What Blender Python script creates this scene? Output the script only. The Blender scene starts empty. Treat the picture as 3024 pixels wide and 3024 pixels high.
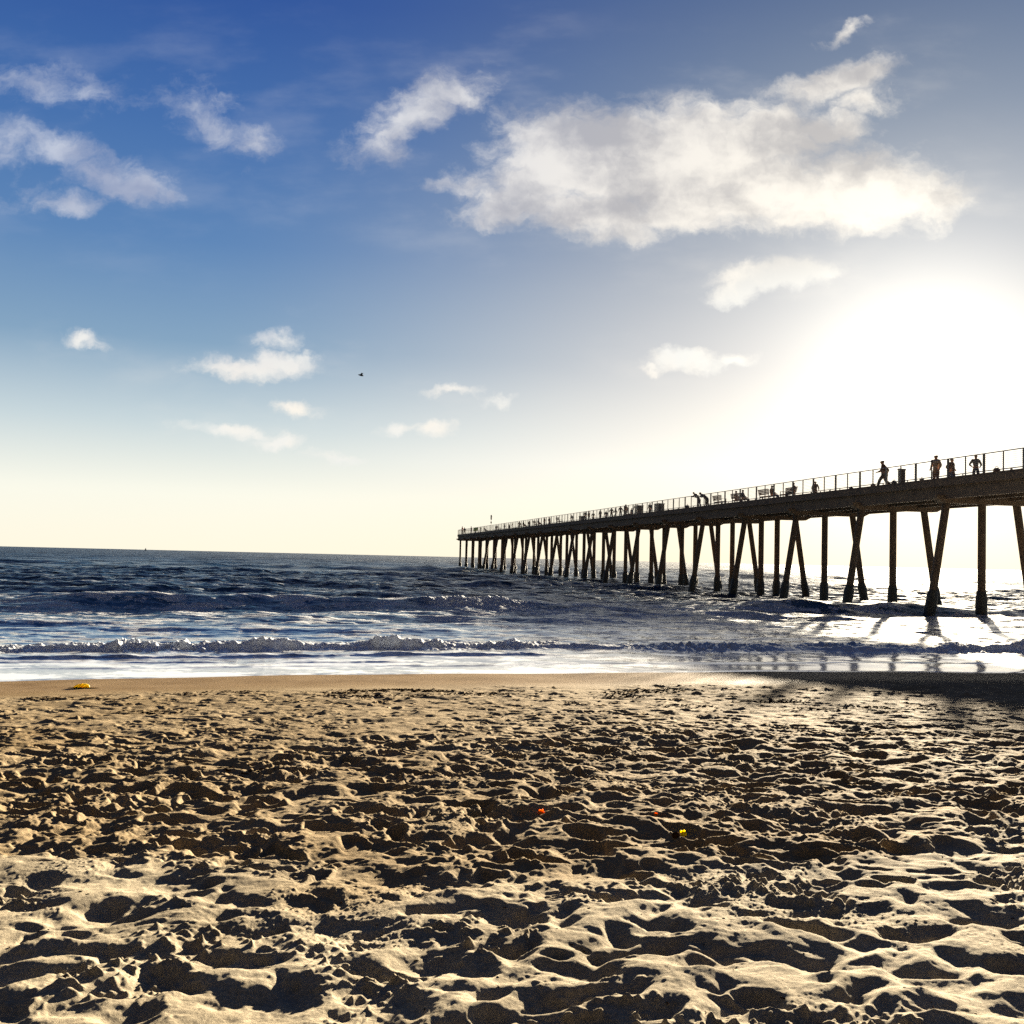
import bpy, math, random
import numpy as np
from mathutils import Vector, Matrix

random.seed(7)
rng = np.random.default_rng(11)
sc = bpy.context.scene
C = sc.collection
R = math.radians
PI = math.pi

# ------------------------------------------------------------------ camera
H = 2.49                       # eye height above the sea
cam = bpy.data.cameras.new('camera'); cam_o = bpy.data.objects.new('camera', cam); C.objects.link(cam_o)
cam.sensor_width = 36; cam.lens = 36 * 3200 / 3024
cam.clip_start = 0.05; cam.clip_end = 80000
PITCH = math.atan(136.5 / 3200); ROLL = R(1.345)
M3 = (Matrix.Rotation(PI / 2 + PITCH, 3, 'X') @ Matrix.Rotation(ROLL, 3, 'Z'))
cam_o.matrix_world = Matrix.Translation((0, 0, H)) @ M3.to_4x4()
sc.camera = cam_o

def ray(px, py):
    return (M3 @ Vector(((px - 1512) / 3200, (1512 - py) / 3200, -1))).normalized()
def at_z(px, py, z):
    d = ray(px, py); t = (z - H) / d.z
    return Vector((0, 0, H)) + d * t
def at_dist(px, py, dist):
    return Vector((0, 0, H)) + ray(px, py) * dist

SUN_EL, SUN_AZ = R(9.1), R(21.0)
EXPO = 3.3
sc.view_settings.view_transform = 'Standard'
sc.view_settings.look = 'None'
sc.view_settings.exposure = EXPO
sc.view_settings.gamma = 1.0
sc.view_settings.use_curve_mapping = False

# ------------------------------------------------------------------ helpers
def tag(o, label=None, cat=None, group=None, kind=None):
    if label: o['label'] = label
    if cat: o['category'] = cat
    if group: o['group'] = group
    if kind: o['kind'] = kind
    return o

def empty(name, loc, rz=0.0):
    o = bpy.data.objects.new(name, None); C.objects.link(o)
    o.location = loc; o.rotation_euler = (0, 0, rz); o.empty_display_size = 0.3
    return o

def link(name, me, mats, parent=None, loc=(0, 0, 0), rot=(0, 0, 0), smooth=False):
    o = bpy.data.objects.new(name, me); C.objects.link(o)
    if mats is not None:
        for m in (mats if isinstance(mats, (list, tuple)) else [mats]): me.materials.append(m)
    if parent: o.parent = parent
    o.location = loc; o.rotation_euler = rot
    if smooth: me.shade_smooth()
    return o

class MB:
    def __init__(s): s.v = []; s.f = []; s.m = []
    def add(s, vs, fs, mi=0):
        n = len(s.v); s.v += [tuple(v) for v in vs]
        s.f += [tuple(i + n for i in f) for f in fs]; s.m += [mi] * len(fs)
    def box(s, x0, x1, y0, y1, z0, z1, mi=0, mat=None):
        vs = [(x0, y0, z0), (x1, y0, z0), (x1, y1, z0), (x0, y1, z0), (x0, y0, z1), (x1, y0, z1), (x1, y1, z1), (x0, y1, z1)]
        if mat is not None: vs = [tuple(mat @ Vector(v)) for v in vs]
        s.add(vs, [(0, 3, 2, 1), (4, 5, 6, 7), (0, 1, 5, 4), (1, 2, 6, 5), (2, 3, 7, 6), (3, 0, 4, 7)], mi)
    def long_box(s, x0, x1, y0, y1, z0, z1, step=4.0, mi=0):
        n = max(1, int((x1 - x0) / step)); vs = []; fs = []
        for i in range(n + 1):
            x = x0 + (x1 - x0) * i / n; vs += [(x, y0, z0), (x, y1, z0), (x, y1, z1), (x, y0, z1)]
        for i in range(n):
            for k in range(4): a = i * 4 + k; b = i * 4 + (k + 1) % 4; fs.append((a, a + 4, b + 4, b))
        fs.append((0, 1, 2, 3)); m = n * 4; fs.append((m + 3, m + 2, m + 1, m))
        s.add(vs, fs, mi)
    def tube(s, pts, rad, n=8, mi=0, cap=True):
        pts = [Vector(p) for p in pts]
        rad = rad if isinstance(rad, (list, tuple)) else [rad] * len(pts)
        vs = []; fs = []
        for i, p in enumerate(pts):
            d = (pts[min(i + 1, len(pts) - 1)] - pts[max(i - 1, 0)]).normalized()
            a = Vector((0, 0, 1)) if abs(d.z) < 0.9 else Vector((1, 0, 0))
            u = d.cross(a).normalized(); w = d.cross(u)
            for k in range(n):
                t = 2 * PI * k / n
                vs.append(p + (u * math.cos(t) + w * math.sin(t)) * rad[i])
        for i in range(len(pts) - 1):
            for k in range(n):
                a = i * n + k; b = i * n + (k + 1) % n
                fs.append((a, b, b + n, a + n))
        if cap:
            fs.append(tuple(range(n - 1, -1, -1))); m = (len(pts) - 1) * n; fs.append(tuple(range(m, m + n)))
        s.add(vs, fs, mi)
    def prism(s, poly, y0, y1, mi=0):          # polygon in x,z pushed from y0 to y1
        n = len(poly)
        vs = [(x, y0, z) for x, z in poly] + [(x, y1, z) for x, z in poly]
        fs = [tuple(range(n)), tuple(range(2 * n - 1, n - 1, -1))] + [(i, i + n, (i + 1) % n + n, (i + 1) % n) for i in range(n)]
        s.add(vs, fs, mi)
    def mesh(s, name):
        me = bpy.data.meshes.new(name); me.from_pydata(s.v, [], s.f)
        me.polygons.foreach_set('material_index', s.m); me.update()
        return me
    def build(s, name, mats, parent=None, loc=(0, 0, 0), rot=(0, 0, 0), smooth=False):
        return link(name, s.mesh(name), mats, parent, loc, rot, smooth)

def dup(o, parent=None):
    c = o.copy(); C.objects.link(c)
    if parent: c.parent = parent
    for ch in list(o.children): dup(ch, c)
    return c

# ------------------------------------------------------------------ materials
def new_mat(name):
    m = bpy.data.materials.new(name); m.use_nodes = True
    nt = m.node_tree; b = nt.nodes['Principled BSDF']
    return m, nt, b
def N(nt, t, **kw):
    n = nt.nodes.new(t)
    for k, v in kw.items():
        if k.startswith('_'): setattr(n, k[1:], v)
        else: n.inputs[k.replace('__', ' ')].default_value = v
    return n
def L(nt, a, b): nt.links.new(a, b)

def worn(name, c1, c2, scale=3.0, rough=0.8, metal=0.0, bump=0.3, dist=0.02):
    m, nt, b = new_mat(name)
    tc = N(nt, 'ShaderNodeTexCoord')
    n1 = N(nt, 'ShaderNodeTexNoise', Scale=scale, Detail=6.0, Roughness=0.65); L(nt, tc.outputs['Object'], n1.inputs['Vector'])
    mr = N(nt, 'ShaderNodeMapRange'); mr.inputs[1].default_value = 0.35; mr.inputs[2].default_value = 0.68
    L(nt, n1.outputs['Fac'], mr.inputs[0])
    mx = N(nt, 'ShaderNodeMix', _data_type='RGBA')
    mx.inputs[6].default_value = (*c1, 1); mx.inputs[7].default_value = (*c2, 1)
    L(nt, mr.outputs[0], mx.inputs[0]); L(nt, mx.outputs[2], b.inputs['Base Color'])
    b.inputs['Roughness'].default_value = rough; b.inputs['Metallic'].default_value = metal
    if bump:
        bp = N(nt, 'ShaderNodeBump', Strength=bump, Distance=dist); L(nt, n1.outputs['Fac'], bp.inputs['Height'])
        L(nt, bp.outputs[0], b.inputs['Normal'])
    return m

mat_conc = worn('pier_concrete', (0.11, 0.070, 0.040), (0.18, 0.12, 0.07), 1.3, 0.85)
mat_pile = worn('pile_concrete', (0.075, 0.048, 0.028), (0.14, 0.09, 0.052), 2.0, 0.85)
mat_growth = worn('mussel_growth', (0.012, 0.012, 0.010), (0.05, 0.045, 0.03), 9.0, 0.6, 0, 1.0, 0.06)
mat_steel = worn('railing_steel', (0.10, 0.09, 0.08), (0.20, 0.18, 0.15), 8.0, 0.45, 0.6, 0)
mat_wood = worn('bench_wood', (0.10, 0.06, 0.035), (0.19, 0.12, 0.07), 12.0, 0.7)
mat_dark = worn('dark_metal', (0.02, 0.02, 0.022), (0.05, 0.05, 0.05), 6.0, 0.5, 0.3, 0)
mat_skin = worn('skin', (0.30, 0.17, 0.11), (0.36, 0.21, 0.14), 9.0, 0.55, 0, 0)
mat_hair = worn('hair', (0.02, 0.012, 0.008), (0.05, 0.03, 0.02), 30.0, 0.5, 0, 0)
def cloth(name, c): return worn(name, c, tuple(x * 1.5 for x in c), 14.0, 0.9, 0, 0.2, 0.004)
CL = {k: cloth('cloth_' + k, v) for k, v in dict(
    black=(0.012, 0.012, 0.014), navy=(0.012, 0.018, 0.05), brown=(0.07, 0.04, 0.025), grey=(0.09, 0.09, 0.09),
    red=(0.16, 0.02, 0.015), denim=(0.03, 0.05, 0.10), tan=(0.20, 0.14, 0.09), lime=(0.35, 0.50, 0.03)).items()}

# ------------------------------------------------------------------ world
w = bpy.data.worlds.new('World'); sc.world = w; w.use_nodes = True
nt = w.node_tree; nt.nodes.clear()
def Mth(op, a, b=None, clamp=False):
    n = nt.nodes.new('ShaderNodeMath'); n.operation = op; n.use_clamp = clamp
    for i, x in enumerate((a, b)):
        if x is None: continue
        if isinstance(x, (int, float)): n.inputs[i].default_value = x
        else: L(nt, x, n.inputs[i])
    return n.outputs[0]
def smooth(x, lo, hi, a=0.0, b=1.0):
    n = nt.nodes.new('ShaderNodeMapRange'); n.interpolation_type = 'SMOOTHSTEP'
    L(nt, x, n.inputs[0])
    for i, v in zip((1, 2, 3, 4), (lo, hi, a, b)): n.inputs[i].default_value = v
    return n.outputs[0]
def mixc(f, a, b, mode='MIX'):
    n = nt.nodes.new('ShaderNodeMix'); n.data_type = 'RGBA'; n.blend_type = mode
    for i, x in ((0, f), (6, a), (7, b)):
        if isinstance(x, (int, float)): n.inputs[i].default_value = x
        elif isinstance(x, tuple): n.inputs[i].default_value = (*x, 1)
        else: L(nt, x, n.inputs[i])
    return n.outputs[2]
def ramp(x, pts):
    n = nt.nodes.new('ShaderNodeValToRGB'); L(nt, x, n.inputs[0]); cr = n.color_ramp
    while len(cr.elements) < len(pts): cr.elements.new(0.5)
    for e, (p, c) in zip(cr.elements, pts): e.position = p; e.color = (*c, 1)
    return n.outputs[0]
tc = nt.nodes.new('ShaderNodeTexCoord')
sx = nt.nodes.new('ShaderNodeSeparateXYZ'); L(nt, tc.outputs['Generated'], sx.inputs[0])
el = Mth('MULTIPLY', Mth('ARCSINE', sx.outputs[2]), 180 / PI)            # degrees above the horizon
elf = Mth('DIVIDE', el, 90.0, True)
sd = Vector((math.sin(SUN_AZ) * math.cos(SUN_EL), math.cos(SUN_AZ) * math.cos(SUN_EL), math.sin(SUN_EL)))
dp = nt.nodes.new('ShaderNodeVectorMath'); dp.operation = 'DOT_PRODUCT'
L(nt, tc.outputs['Generated'], dp.inputs[0]); dp.inputs[1].default_value = sd
ang = Mth('MULTIPLY', Mth('ARCCOSINE', dp.outputs['Value']), 180 / PI)    # degrees from the sun
blue = ramp(elf, [(0.0, (.98, .93, .76)), (3 / 90, (.93, .93, .82)), (6.5 / 90, (.56, .66, .70)), (10.5 / 90, (.22, .36, .52)),
                  (15.5 / 90, (.10, .225, .46)), (21 / 90, (.052, .15, .40)), (27 / 90, (.024, .085, .32)), (45 / 90, (.008, .045, .20)), (1.0, (.006, .03, .12))])
grey = ramp(elf, [(0.0, (.92, .87, .68)), (5 / 90, (.95, .93, .86)), (10 / 90, (.57, .59, .62)), (16 / 90, (.33, .38, .46)),
                  (22 / 90, (.18, .245, .35)), (28 / 90, (.10, .158, .26)), (45 / 90, (.04, .07, .16)), (1.0, (.01, .03, .10))])
col = mixc(smooth(ang, 38, 9), blue, grey)
sk = nt.nodes.new('ShaderNodeTexSky'); sk.sky_type = 'NISHITA'; sk.sun_disc = False
sk.sun_elevation = SUN_EL; sk.sun_rotation = SUN_AZ
nsc = nt.nodes.new('ShaderNodeVectorMath'); nsc.operation = 'SCALE'; L(nt, sk.outputs[0], nsc.inputs[0]); nsc.inputs['Scale'].default_value = 0.005
glow = nt.nodes.new('ShaderNodeVectorMath'); glow.operation = 'SCALE'; glow.inputs[0].default_value = (1.0, 0.93, 0.76)
L(nt, Mth('MULTIPLY', Mth('POWER', 2.71828, Mth('MULTIPLY', Mth('POWER', Mth('DIVIDE', ang, 5.0), 1.15), -1.0)), 1.30), glow.inputs['Scale'])
# ---- clouds, placed by direction
sy = Mth('MAXIMUM', sx.outputs[1], 0.05)
cu = Mth('DIVIDE', sx.outputs[0], sy); cv = Mth('DIVIDE', sx.outputs[2], sy)
cxy = nt.nodes.new('ShaderNodeCombineXYZ'); L(nt, cu, cxy.inputs[0]); L(nt, cv, cxy.inputs[1])
# wind-torn warp
def noise(vec, scale, detail=5.0, rough=0.55, out='Fac', stretch=None):
    if stretch:
        mp = nt.nodes.new('ShaderNodeMapping'); mp.inputs['Scale'].default_value = stretch[:3]; mp.inputs['Rotation'].default_value = (0, 0, stretch[3])
        L(nt, vec, mp.inputs[0]); vec = mp.outputs[0]
    n = nt.nodes.new('ShaderNodeTexNoise'); n.inputs['Scale'].default_value = scale; n.inputs['Detail'].default_value = detail
    n.inputs['Roughness'].default_value = rough; L(nt, vec, n.inputs['Vector'])
    return n.outputs[out]
wn = noise(cxy.outputs[0], 22, 5, 0.6, 'Color')
ws = nt.nodes.new('ShaderNodeVectorMath'); ws.operation = 'SUBTRACT'; L(nt, wn, ws.inputs[0]); ws.inputs[1].default_value = (.5, .5, .5)
wm = nt.nodes.new('ShaderNodeVectorMath'); wm.operation = 'SCALE'; L(nt, ws.outputs[0], wm.inputs[0]); wm.inputs['Scale'].default_value = 0.045
wa = nt.nodes.new('ShaderNodeVectorMath'); wa.operation = 'ADD'; L(nt, cxy.outputs[0], wa.inputs[0]); L(nt, wm.outputs[0], wa.inputs[1])
CLOUDS = [
 (1080,290,130,72,0,1.1),(1200,310,190,82,0,1.1),(1330,290,170,80,0,1.1),(1450,262,120,52,-5,1.0),(1540,245,85,28,-12,.95),(1040,250,60,34,-25,.8),
 (1010,350,100,50,-15,1),(980,392,110,30,-8,.9),(1140,405,120,38,0,1.0),(1340,385,180,50,0,1),(1500,360,150,48,0,.9),(1640,350,120,58,0,1.05),
 (1725,362,90,40,10,1),(1560,410,150,30,0,.8),(1420,330,140,60,0,1),
 (1580,158,95,28,-15,.85),(1640,190,48,26,0,.65),(1600,55,50,10,-25,.5),
 (790,218,115,42,-32,.8),(860,188,52,28,0,.7),(730,255,60,30,-35,.5),(880,345,70,25,-10,.35),
 (1465,518,85,24,-8,.9),(1395,552,48,22,-20,.7),(1530,505,50,15,5,.75),(1300,682,62,20,3,.9),(1385,680,38,13,0,.7),(1225,688,20,7,0,.5),
 (480,690,95,17,-3,.7),(535,680,50,18,0,.8),(530,636,42,13,0,.5),(160,642,38,16,0,.6),(855,731,42,9,-3,.5),
 (748,804,36,10,-10,.5),(820,808,36,16,-5,.6),(440,812,75,11,3,.5),(520,827,44,11,0,.6),(640,862,52,10,4,.5),(560,765,48,13,10,.5),(940,748,32,8,0,.35),
 (75,160,120,30,6,.55),(160,172,50,24,10,.5),(365,205,62,44,20,.5),(410,245,70,28,45,.45),(470,275,42,26,0,.6),(270,185,100,28,0,.3),
 (115,285,100,30,20,.7),(200,330,90,32,25,.75),(262,352,62,32,10,.8),(130,388,62,22,-5,.75),(50,350,90,30,0,.3),(10,270,40,40,0,.4)]
best = None
for (x, y, rx, ry, rot, amp) in CLOUDS:
    d = ray(x * 3024 / 1932, y * 3024 / 1932)
    mp = nt.nodes.new('ShaderNodeMapping'); mp.vector_type = 'TEXTURE'
    mp.inputs['Location'].default_value = (d.x / d.y, d.z / d.y, 0)
    mp.inputs['Rotation'].default_value = (0, 0, R(-rot))
    k = 1.565 / 3200 * 1.75
    mp.inputs['Scale'].default_value = (rx * k, ry * k, 1)
    L(nt, wa.outputs[0], mp.inputs[0])
    ln = nt.nodes.new('ShaderNodeVectorMath'); ln.operation = 'LENGTH'; L(nt, mp.outputs[0], ln.inputs[0])
    v = Mth('MULTIPLY', Mth('SUBTRACT', 1.0, ln.outputs['Value']), amp + (0.12 if y > 600 else 0.15 if y > 490 else (-0.06 if x < 600 else (0.12 if amp < .8 else 0))))
    best = v if best is None else Mth('MAXIMUM', best, v)
f1 = noise(wa.outputs[0], 34, 9, 0.62, 'Fac', (0.7, 1.3, 1, R(-25)))
f2 = noise(cxy.outputs[0], 12, 6, 0.55, 'Fac', (0.6, 1.6, 1, R(-15)))
dens = Mth('ADD', best, Mth('ADD', Mth('MULTIPLY', Mth('SUBTRACT', f1, 0.5), 1.0), Mth('MULTIPLY', Mth('SUBTRACT', f2, 0.5), 0.45)))
gate = smooth(best, -0.25, 0.12)
alpha = Mth('MULTIPLY', smooth(dens, 0.05, 0.66), gate)
veil = Mth('MULTIPLY', smooth(f2, 0.45, 0.75), Mth('MULTIPLY', smooth(best, -1.2, 0.1), 0.16))
shade = smooth(dens, 0.35, 1.05)
near = Mth('MAXIMUM', smooth(ang, 45, 8), smooth(el, 14, 7))
lit = mixc(near, (.55, .60, .72), (1.0, .94, .84))
dimc0 = mixc(near, (.32, .38, .55), (.52, .50, .49))
dimc = mixc(smooth(el, 18, 12), dimc0, (.90, .90, .86))
f3 = noise(wa.outputs[0], 16, 6, 0.6)
f4 = noise(cxy.outputs[0], 9, 4, 0.5, 'Fac', (0.8, 1.7, 1, R(-10)))
ccol = mixc(smooth(Mth('ADD', Mth('MULTIPLY', f4, .6), Mth('MULTIPLY', f3, .4)), 0.40, 0.60), dimc, lit)
skyc = nt.nodes.new('ShaderNodeVectorMath'); skyc.operation = 'ADD'
L(nt, col, skyc.inputs[0]); L(nt, nsc.outputs[0], skyc.inputs[1])
sky2 = mixc(veil, skyc.outputs[0], lit)
sky3 = mixc(Mth('MULTIPLY', alpha, 0.97), sky2, ccol)
ad = nt.nodes.new('ShaderNodeVectorMath'); ad.operation = 'ADD'; L(nt, sky3, ad.inputs[0]); L(nt, glow.outputs[0], ad.inputs[1])
# the sky opposite a low sun is darker
bk = mixc(smooth(ang, 62, 112), ad.outputs[0], (.086, .090, .110))
bg = nt.nodes.new('ShaderNodeBackground'); L(nt, bk, bg.inputs[0]); bg.inputs[1].default_value = 1.0 / 2 ** EXPO
out = nt.nodes.new('ShaderNodeOutputWorld'); L(nt, bg.outputs[0], out.inputs[0])
w.cycles.sampling_method = 'MANUAL'; w.cycles.sample_map_resolution = 1024

sun = bpy.data.lights.new('sun', 'SUN'); sun_o = bpy.data.objects.new('sun', sun); C.objects.link(sun_o)
sun.energy = 5.0; sun.angle = R(0.7); sun.color = (1.0, 0.86, 0.64)
sun_o.rotation_euler = (-sd).to_track_quat('-Z', 'Y').to_euler(); sun_o.location = (0, 0, 60)

# ------------------------------------------------------------------ shore coordinates
A_SH = R(14.0); CA, SA = math.cos(A_SH), math.sin(A_SH)
def q_of(X, Y): return Y * CA - X * SA
def t_of(X, Y): return X * CA + Y * SA
def edge_wobble(t):
    return 0.9 * np.tanh((t + 2) / 7.0) - 0.35 * np.exp(-((t - 20) / 6.0) ** 2) + 0.10 * np.sin(t * 0.55 + 1) + 0.05 * np.sin(t * 1.7)

def polar_grid(radii, angs):
    """world x,y of a sheet of rings and spokes round the viewer, azimuth measured from +Y"""
    Rr, Aa = np.meshgrid(radii, angs, indexing='ij')
    return Rr * np.sin(Aa), Rr * np.cos(Aa)
def grid_mesh(name, X, Y, Z, wrap=False):
    n, m = X.shape
    me = bpy.data.meshes.new(name)
    co = np.stack([X, Y, Z], -1).reshape(-1, 3).astype(np.float32)
    i = np.arange(n - 1)[:, None]; mm = m if wrap else m - 1
    j = np.arange(mm)[None, :]; j2 = (j + 1) % m
    a = i * m + j; b = i * m + j2; c = (i + 1) * m + j2; d = (i + 1) * m + j
    q = np.stack([a, d, c, b], -1).reshape(-1, 4).astype(np.int32)
    me.vertices.add(len(co)); me.vertices.foreach_set('co', co.ravel())
    me.loops.add(q.size); me.loops.foreach_set('vertex_index', q.ravel())
    me.polygons.add(len(q)); me.polygons.foreach_set('loop_start', np.arange(0, q.size, 4, dtype=np.int32))
    me.polygons.foreach_set('use_smooth', np.ones(len(q), dtype=bool))
    me.update()
    return me
def attr(me, name, arr):
    a = me.attributes.new(name, 'FLOAT', 'POINT'); a.data.foreach_set('value', arr.astype(np.float32).ravel())

# ------------------------------------------------------------------ sand relief
NT = 2000; TILE = 18.0; DX = TILE / NT
def fft_noise(n, lo, hi, beta, seed, dx=DX):
    """periodic gaussian field, wavelengths lo..hi metres, amplitude ~ wavelength^beta, unit variance"""
    r = np.random.default_rng(seed)
    f = np.fft.rfftfreq(n, dx)[None, :]; g = np.fft.fftfreq(n, dx)[:, None]
    k = np.sqrt(f * f + g * g); k[0, 0] = 1e-9
    amp = np.where((k > 1 / hi) & (k < 1 / lo), k ** (-beta - 1), 0)
    spec = amp * np.exp(2j * PI * r.random(k.shape)) 
    z = np.fft.irfft2(spec, s=(n, n)); return (z / z.std()).astype(np.float32)
def blur(z, sig, dx=DX):
    n = z.shape[0]; f = np.fft.rfftfreq(n, dx)[None, :]; g = np.fft.fftfreq(n, dx)[:, None]
    return np.fft.irfft2(np.fft.rfft2(z) * np.exp(-2 * (PI * sig) ** 2 * (f * f + g * g)), s=z.shape).astype(np.float32)
def window(cx, cy, rad):
    i0 = int(math.floor((cx - rad) / DX)); i1 = int(math.ceil((cx + rad) / DX))
    j0 = int(math.floor((cy - rad) / DX)); j1 = int(math.ceil((cy + rad) / DX))
    ii = np.arange(i0, i1); jj = np.arange(j0, j1)
    return np.ix_(jj % NT, ii % NT), (ii * DX - cx)[None, :], (jj * DX - cy)[:, None]
def bowls(dens, rmin, rmax, dmin, dmax, seed, cap):
    r = np.random.default_rng(seed)
    h = cap.copy()
    for _ in range(int(dens * TILE * TILE)):
        cx, cy = r.random(2) * TILE; rad = r.uniform(rmin, rmax); dep = r.uniform(dmin, dmax)
        th = r.normal(0.3, 0.9); asp = r.uniform(0.45, 0.8)
        ix, dx, dy = window(cx, cy, rad * 1.5)
        u = dx * math.cos(th) + dy * math.sin(th); v = -dx * math.sin(th) + dy * math.cos(th)
        d = np.sqrt((u / rad) ** 2 + (v / (rad * asp)) ** 2) + 0 * u
        p = -dep + (dep * 1.25) * d ** r.uniform(1.4, 2.2)
        h[ix] = np.minimum(h[ix], p.astype(np.float32) + cap[ix] * 0.6)
    return h
def prints(h, dens, depth, seed, rimh=0.35, lo=0.22, hi=0.34):
    r = np.random.default_rng(seed)
    for _ in range(int(dens * TILE * TILE)):
        cx, cy = r.random(2) * TILE; ln = r.uniform(lo, hi) / 2; wd = ln * r.uniform(0.36, 0.6); th = r.random() * PI * 2; dep = depth * r.uniform(0.4, 1.3)
        ix, dx, dy = window(cx, cy, ln * 2.0)
        u = dx * math.cos(th) + dy * math.sin(th); v = -dx * math.sin(th) + dy * math.cos(th)
        d = np.sqrt((u / ln) ** 2 + (v / (wd * (1 + 0.25 * u / ln))) ** 2)
        s = h[ix]
        m = 1 / (1 + np.exp(np.clip((d - 1) * 6, -30, 30)))
        rim = np.exp(-((d - 1.25) / 0.22) ** 2) * dep * rimh * (1 + 0.6 * np.sign(u) * 1.0)
        base = s.mean() - dep - 0.012 * np.clip(u / ln, -1, 1)
        h[ix] = (s * (1 - m * 0.85) + base * m * 0.85 + rim).astype(np.float32)
    return h

def make_rasters():
    big = fft_noise(NT, 0.7, 5.0, 1.3, 1)
    fine = fft_noise(NT, 0.02, 0.35, 1.1, 2)
    med = fft_noise(NT, 0.12, 0.9, 1.2, 3)
    # A: loose dry sand, overlapping hollows with sharp crests
    cap = 0.016 * med + 0.02
    a = bowls(20.0, 0.09, 0.20, 0.016, 0.048, 5, cap)
    a2 = bowls(45.0, 0.04, 0.12, 0.006, 0.024, 6, 0.5 * cap)
    a = a + 0.85 * a2 * np.clip(0.75 + 0.6 * fft_noise(NT, 0.6, 3.0, 1.0, 8), 0.1, 1.6)
    a = prints(a, 0.7, 0.045, 7, 0.5)
    a = a - 0.8 * blur(a, 0.20)
    a = np.where(a > 0.014, 0.014 + (a - 0.014) * 0.35, a).astype(np.float32); a = 0.45 * a + 0.55 * blur(a, 0.014)
    a = 0.75 * a + 0.25 * blur(a, 0.022)
    rough_mask = np.clip(fft_noise(NT, 0.4, 2.5, 1.0, 9) * 1.1 - 0.1, 0, 1)
    lumps = np.maximum(fft_noise(NT, 0.025, 0.14, 0.7, 10), 0) ** 1.3
    A = 1.0 * a + 0.008 * big + 0.0026 * fine + 0.0085 * rough_mask * lumps
    # B: trampled damp crust, crisp prints and clods
    b = 0.010 * med.copy()
    b = prints(b, 7.5, 0.050, 21)
    b = prints(b, 4.0, 0.020, 22, 0.5, 0.10, 0.2)
    b = b + 0.7 * bowls(40.0, 0.05, 0.15, 0.006, 0.028, 26, 0.01 * med)
    b = b - 0.75 * blur(b, 0.25); b = np.where(b > 0.020, 0.020 + (b - 0.020) * 0.4, b).astype(np.float32); b = 0.6 * b + 0.4 * blur(b, 0.014)
    clod = np.maximum(fft_noise(NT, 0.04, 0.26, 0.7, 23) - 0.3, 0) ** 1.0
    clod_mask = 0.35 + 0.65 * np.clip(fft_noise(NT, 0.6, 2.5, 1.0, 24) + 0.4, 0, 1)
    B = 1.2 * b + 0.009 * clod * clod_mask + 0.0034 * fine + 0.010 * big + 0.004 * clod_mask * np.maximum(fft_noise(NT, 0.03, 0.12, 0.5, 27), 0)
    # C: packed sand near the tide line with small ripples and scuffs
    c = 0.0035 * med.copy()
    c = prints(c, 2.2, 0.016, 31, 0.6)
    c = prints(c, 3.0, 0.008, 32, 0.6, 0.06, 0.16)
    flk = np.maximum(fft_noise(NT, 0.05, 0.5, 0.9, 33) - 1.1, 0)
    Cc = 1.3 * c + 0.7 * bowls(20.0, 0.05, 0.16, 0.004, 0.018, 36, 0.006 * med) + 0.013 * flk + 0.0009 * fine + 0.006 * big
    return A, B, Cc

def sample(T, X, Y):
    fx = (X / DX) % NT; fy = (Y / DX) % NT
    i = np.floor(fx).astype(np.int32); j = np.floor(fy).astype(np.int32)
    u = (fx - i).astype(np.float32); v = (fy - j).astype(np.float32)
    i %= NT; j %= NT; i2 = (i + 1) % NT; j2 = (j + 1) % NT
    return (T[j, i] * (1 - u) + T[j, i2] * u) * (1 - v) + (T[j2, i] * (1 - u) + T[j2, i2] * u) * v
def sst(x, a, b):
    t = np.clip((x - a) / (b - a), 0, 1); return t * t * (3 - 2 * t)

rA, rB, rC = make_rasters()
wob1 = fft_noise(NT, 0.8, 6.0, 1.2, 41)
_save = (NT, TILE, DX)
def tile_fn(seed, n, size, lo, hi, beta):
    z = fft_noise(n, lo, hi, beta, seed, size / n)
    def f(a, b):
        fx = (a / size * n) % n; fy = (b / size * n) % n
        i = np.floor(fx).astype(np.int32); j = np.floor(fy).astype(np.int32); u = (fx - i).astype(np.float32); v = (fy - j).astype(np.float32)
        i %= n; j %= n; i2 = (i + 1) % n; j2 = (j + 1) % n
        return (z[j, i] * (1 - u) + z[j, i2] * u) * (1 - v) + (z[j2, i] * (1 - u) + z[j2, i2] * u) * v
    return f
grain = tile_fn(61, 1600, 4.0, 0.007, 0.09, 0.75)
crumb = tile_fn(62, 1600, 4.0, 0.018, 0.06, 0.2)
patch = tile_fn(63, 512, 9.0, 0.25, 2.5, 0.9)
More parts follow.
